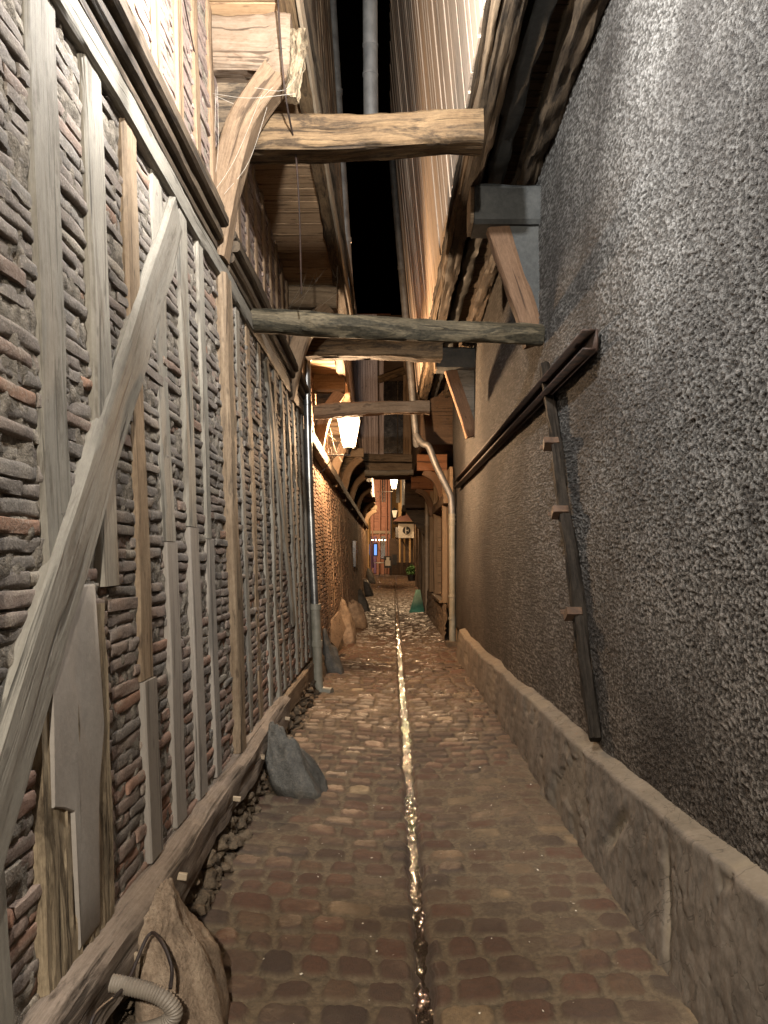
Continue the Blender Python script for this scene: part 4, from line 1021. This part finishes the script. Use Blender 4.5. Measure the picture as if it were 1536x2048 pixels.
# ------------------------------------------------------------------ things at the far end
def far_end():
    # mint wedge
    m = MB(); y0, y1 = 22.6, 24.6
    v = [(.58, y0, .02), (1.04, y0, .02), (1.04, y1, .02), (.72, y1, .02), (.62, y0+.05, .12), (1.03, y0+.05, .12), (1.0, y1, .62), (.86, y1, .62)]
    m.add(v, [(0, 1, 5, 4), (1, 2, 6, 5), (2, 3, 7, 6), (3, 0, 4, 7), (4, 5, 6, 7), (0, 3, 2, 1)])
    D = m.build('wedge_block', M['mint'], smooth=False); tag(D, 'mint green painted wedge standing at the foot of the right wall', 'wedge')
    # potted plant
    D = empty('potted_plant', (1.0, 33.2, .62), 'small leafy plant in dark pot by the right wall', 'plant')
    m = MB(); P = path((.98, 33.2, .55), (.98, 33.2, .9), step=.05); sweep(m, P, cprof(.17, 14), (0, 1, 0), scale=np.linspace(.8, 1.1, len(P))[:, None]); m.build('pot', M['black'], D)
    m = MB(); rs = np.random.RandomState(4)
    for i in range(240):
        a, b = rs.rand()*6.28, rs.rand(); c = np.array([.98+.24*math.cos(a)*b, 33.2+.24*math.sin(a)*b, .92+.42*rs.rand()*(1.1-b*.6)])
        d1 = rs.randn(3); d1 /= np.linalg.norm(d1); d2 = np.cross(d1, rs.randn(3)); d2 /= np.linalg.norm(d2)
        m.add([c-d1*.06, c+d2*.025, c+d1*.06, c-d2*.025], [(0, 1, 2, 3)])
    m.build('leaves', M['bush'], D, smooth=False)
    # red facade closing the view
    H = empty('red_house', (-1.0, 46, .7), 'tall narrow red-brown timber house in the far street', 'house')
    MB().box(-6, .10, 45.2, 47, .6, 16).build('wall', M['orange_wall'], H)
    for x in (-.95, -.55, -.16, .06): timber('post', M['orange_wall'], H, (x, 45.17, .7), (x, 45.17, 15), .1, .14, (0, 1, 0), step=.6)
    for x in (-.42, -.28): MB().box(x, x+.07, 45.15, 45.19, 4.9, 8.6).build('slit_window', M['dark_glass'], H)
    MB().box(-1.45, -.75, 45.12, 45.19, .72, 2.9).build('door', M['purple'], H)
    MB().box(-.48, -.1, 45.13, 45.19, 1.6, 2.9).build('window', M['dark_glass'], H)
    MB().box(-6, .10, 45.10, 45.18, 3.05, 3.22).build('fascia', M['post_brown'], H)
    MB().box(.08, .15, 45.0, 45.15, .7, 12).build('corner_pipe', M['black'], H)
    H = empty('ochre_house', (1.5, 46, .7), 'ochre rendered house in the far street right of the red one', 'house')
    MB().box(.17, 6, 45.6, 47, .6, 16).build('wall', M['yellow_wall'], H)
    MB().box(.42, .62, 45.5, 45.59, 4.9, 7.2).build('window', M['dark_glass'], H)
    MB().box(.75, .9, 45.4, 45.6, 4.0, 14).build('drain_pipe', M['zinc_dull'], H)
    # oriel with round emblem
    D = empty('shop_booth', (1.0, 42, .7), 'pale shop booth with tiled canopy and round letter emblem', 'booth')
    MB().box(.52, 1.36, 42.0, 43.4, 2.72, 3.50).build('box', M['white'], D)
    MB().box(.36, .52, 42.05, 43.2, 2.75, 3.3).build('side_window', M['dark_glass'], D)
    m = MB(); m.box(.22, 1.4, 41.8, 43.4, 3.56, 3.61); m.box(.30, 1.4, 41.85, 43.4, 3.50, 3.53); m.build('eave', M['dark'], D)
    m = MB(); m.add([(.22, 41.75, 3.62), (1.5, 41.75, 3.62), (1.5, 43.4, 4.1), (.75, 43.4, 4.1)], [(0, 1, 2, 3)]); m.build('tiled_roof', M['tile'], D)
    m = MB(); t = np.linspace(0, 2*np.pi, 33)[:-1]; cx, cz, r = .96, 3.13, .215
    ring = [(cx+r*math.cos(a), 41.985, cz+r*math.sin(a)) for a in t]; plate(m, ring, (0, 1, 0), .012); em = m.build('emblem', M['black'], D)
    m = MB()
    for (a, b, c, d) in ((-.07, -.02, -.19, .2), (-.10, .01, -.19, -.165), (-.02, .10, -.015, .025), (.08, .105, -.06, .06), (-.10, .0, .175, .2)): m.box(cx+a, cx+b, 41.97, 41.984, cz+c, cz+d)
    m.build('letter', M['white'], em)
    for x in (.60, .84, 1.15): timber('strut', M['yellow_wall'], D, (x, 42.1, .75), (x, 42.1, 2.7), .1, .12 if x > .6 else .22, (0, 1, 0), step=.4)
    timber('bracket', M['dark'], D, (.30, 42.1, 2.68), (.62, 42.1, 2.0), .06, .06, (0, 1, 0)); timber('bracket', M['dark'], D, (.70, 42.05, 2.68), (.98, 42.05, 2.1), .06, .06, (0, 1, 0))
    MB().box(1.37, 1.47, 41.9, 42.0, .7, 3.4).build('column', M['white'], D)
    m = MB()
    for i in range(9): m.box(.02+i*.15, .16+i*.15, 41.7+.01*(i % 2), 42.4, .7, 1.38)
    m.build('counter', M['clad_dark'], D)
    MB().box(.02, 1.36, 42.5, 42.9, .7, 2.7).build('back_wall', M['clad_dark'], D)
    # menu board
    D = empty('menu_board', (-.1, 40, .7), 'black framed menu board with pale sheet in the far street', 'sign')
    m = MB(); m.box(-.26, .14, 40, 40.04, 1.10, 1.72); m.build('frame', M['black'], D)
    m = MB(); m.box(-.20, .07, 39.985, 39.998, 1.22, 1.5); m.box(-.14, .02, 39.985, 39.998, 1.5, 1.66); m.build('sheet', M['white'], D)
    m = MB(); m.box(-.24, -.2, 40.0, 40.05, .7, 1.1); m.box(.08, .12, 40.0, 40.05, .7, 1.1); m.build('leg', M['black'], D)
    D = empty('notice_board', (.2, 40.4, .7), 'small plain black board hung on the shop counter', 'sign')
    MB().box(.18, .42, 41.6, 41.64, 1.25, 1.78).build('board', M['black'], D); MB().box(.15, .45, 41.6, 41.66, 1.78, 1.81).build('top_rail', M['black'], D)
    # parasol, blue screen, bulbs
    D = empty('closed_parasol', (-.95, 40.5, .7), 'closed purple parasol left of the red facade', 'parasol')
    m = MB(); P = path((-.95, 40.5, 1.1), (-.95, 40.5, 2.75), step=.2); sweep(m, P, cprof(.13, 12), (0, 1, 0), scale=np.linspace(1.2, .4, len(P))[:, None], rough=.02, fc=30); m.build('canopy', M['purple'], D)
    pipe_piece('pole', D, [(-.95, 40.5, .7), (-.95, 40.5, 2.9)], .02, M['black'])
    D = empty('blue_sign', (-.72, 41.5, 1.8), 'small glowing blue sign on the red house', 'sign')
    MB().box(-.86, -.6, 41.5, 41.55, 1.72, 2.42).build('casing', M['black'], D); MB().box(-.80, -.66, 41.485, 41.498, 1.78, 2.36).build('panel', M['blue'], D)
    pipe_piece('arm', D, [(-.72, 41.6, 2.2), (-.72, 45.1, 2.3)], .015, M['black'])
    D = empty('string_lights', (-.8, 40, 2.5), 'string of bright round bulbs across the far street', 'string lights')
    m = MB(); sweep(m, path((-1.5, 40, 2.66), (-.7, 40, 2.60), (-.05, 40, 2.68), step=.1, curve=True), cprof(.008, 6)); m.build('wire', M['cable'], D)
    for i, x in enumerate((-1.28, -1.0, -.86, -.68, -.50, -.36, -.20)):
        m = MB(); u, v = np.meshgrid(np.linspace(0, 6.283, 11), np.linspace(0, np.pi, 7), indexing='ij')
        m.grid(x+.032*np.cos(u)*np.sin(v), 40+.032*np.sin(u)*np.sin(v), 2.56+.032*np.cos(v)); m.build('bulb', M['bulb'], D)
    D = empty('cafe_table', (-.5, 39.4, .7), 'small pale cafe table in the far street', 'table')
    m = MB(); sweep(m, path((-.5, 39.4, 1.36), (-.5, 39.4, 1.40), step=.02), cprof(.26, 18), (0, 1, 0)); m.build('table_top', M['white'], D)
    pipe_piece('leg', D, [(-.5, 39.4, .72), (-.5, 39.4, 1.36)], .025, M['black']); m = MB(); sweep(m, path((-.5, 39.4, .70), (-.5, 39.4, .73), step=.02), cprof(.18, 14), (0, 1, 0)); m.build('foot', M['black'], D)
    D = empty('corner_house', (-1.6, 39, .7), 'dim ochre corner house with dark window at the left of the far street', 'house')
    MB().box(-5, -1.0, 36.0, 39.5, .5, 9).build('wall', M['beige_wood'], D)
    MB().box(-1.0, -.96, 36.5, 38.8, 1.2, 2.4).build('window', M['dark_glass'], D)
    for y in (36.2, 39.2): timber('post', M['yellow_wall'], D, (-.98, y, .6), (-.98, y, 4), .08, .14, (0, 1, 0), step=.5)
far_end()
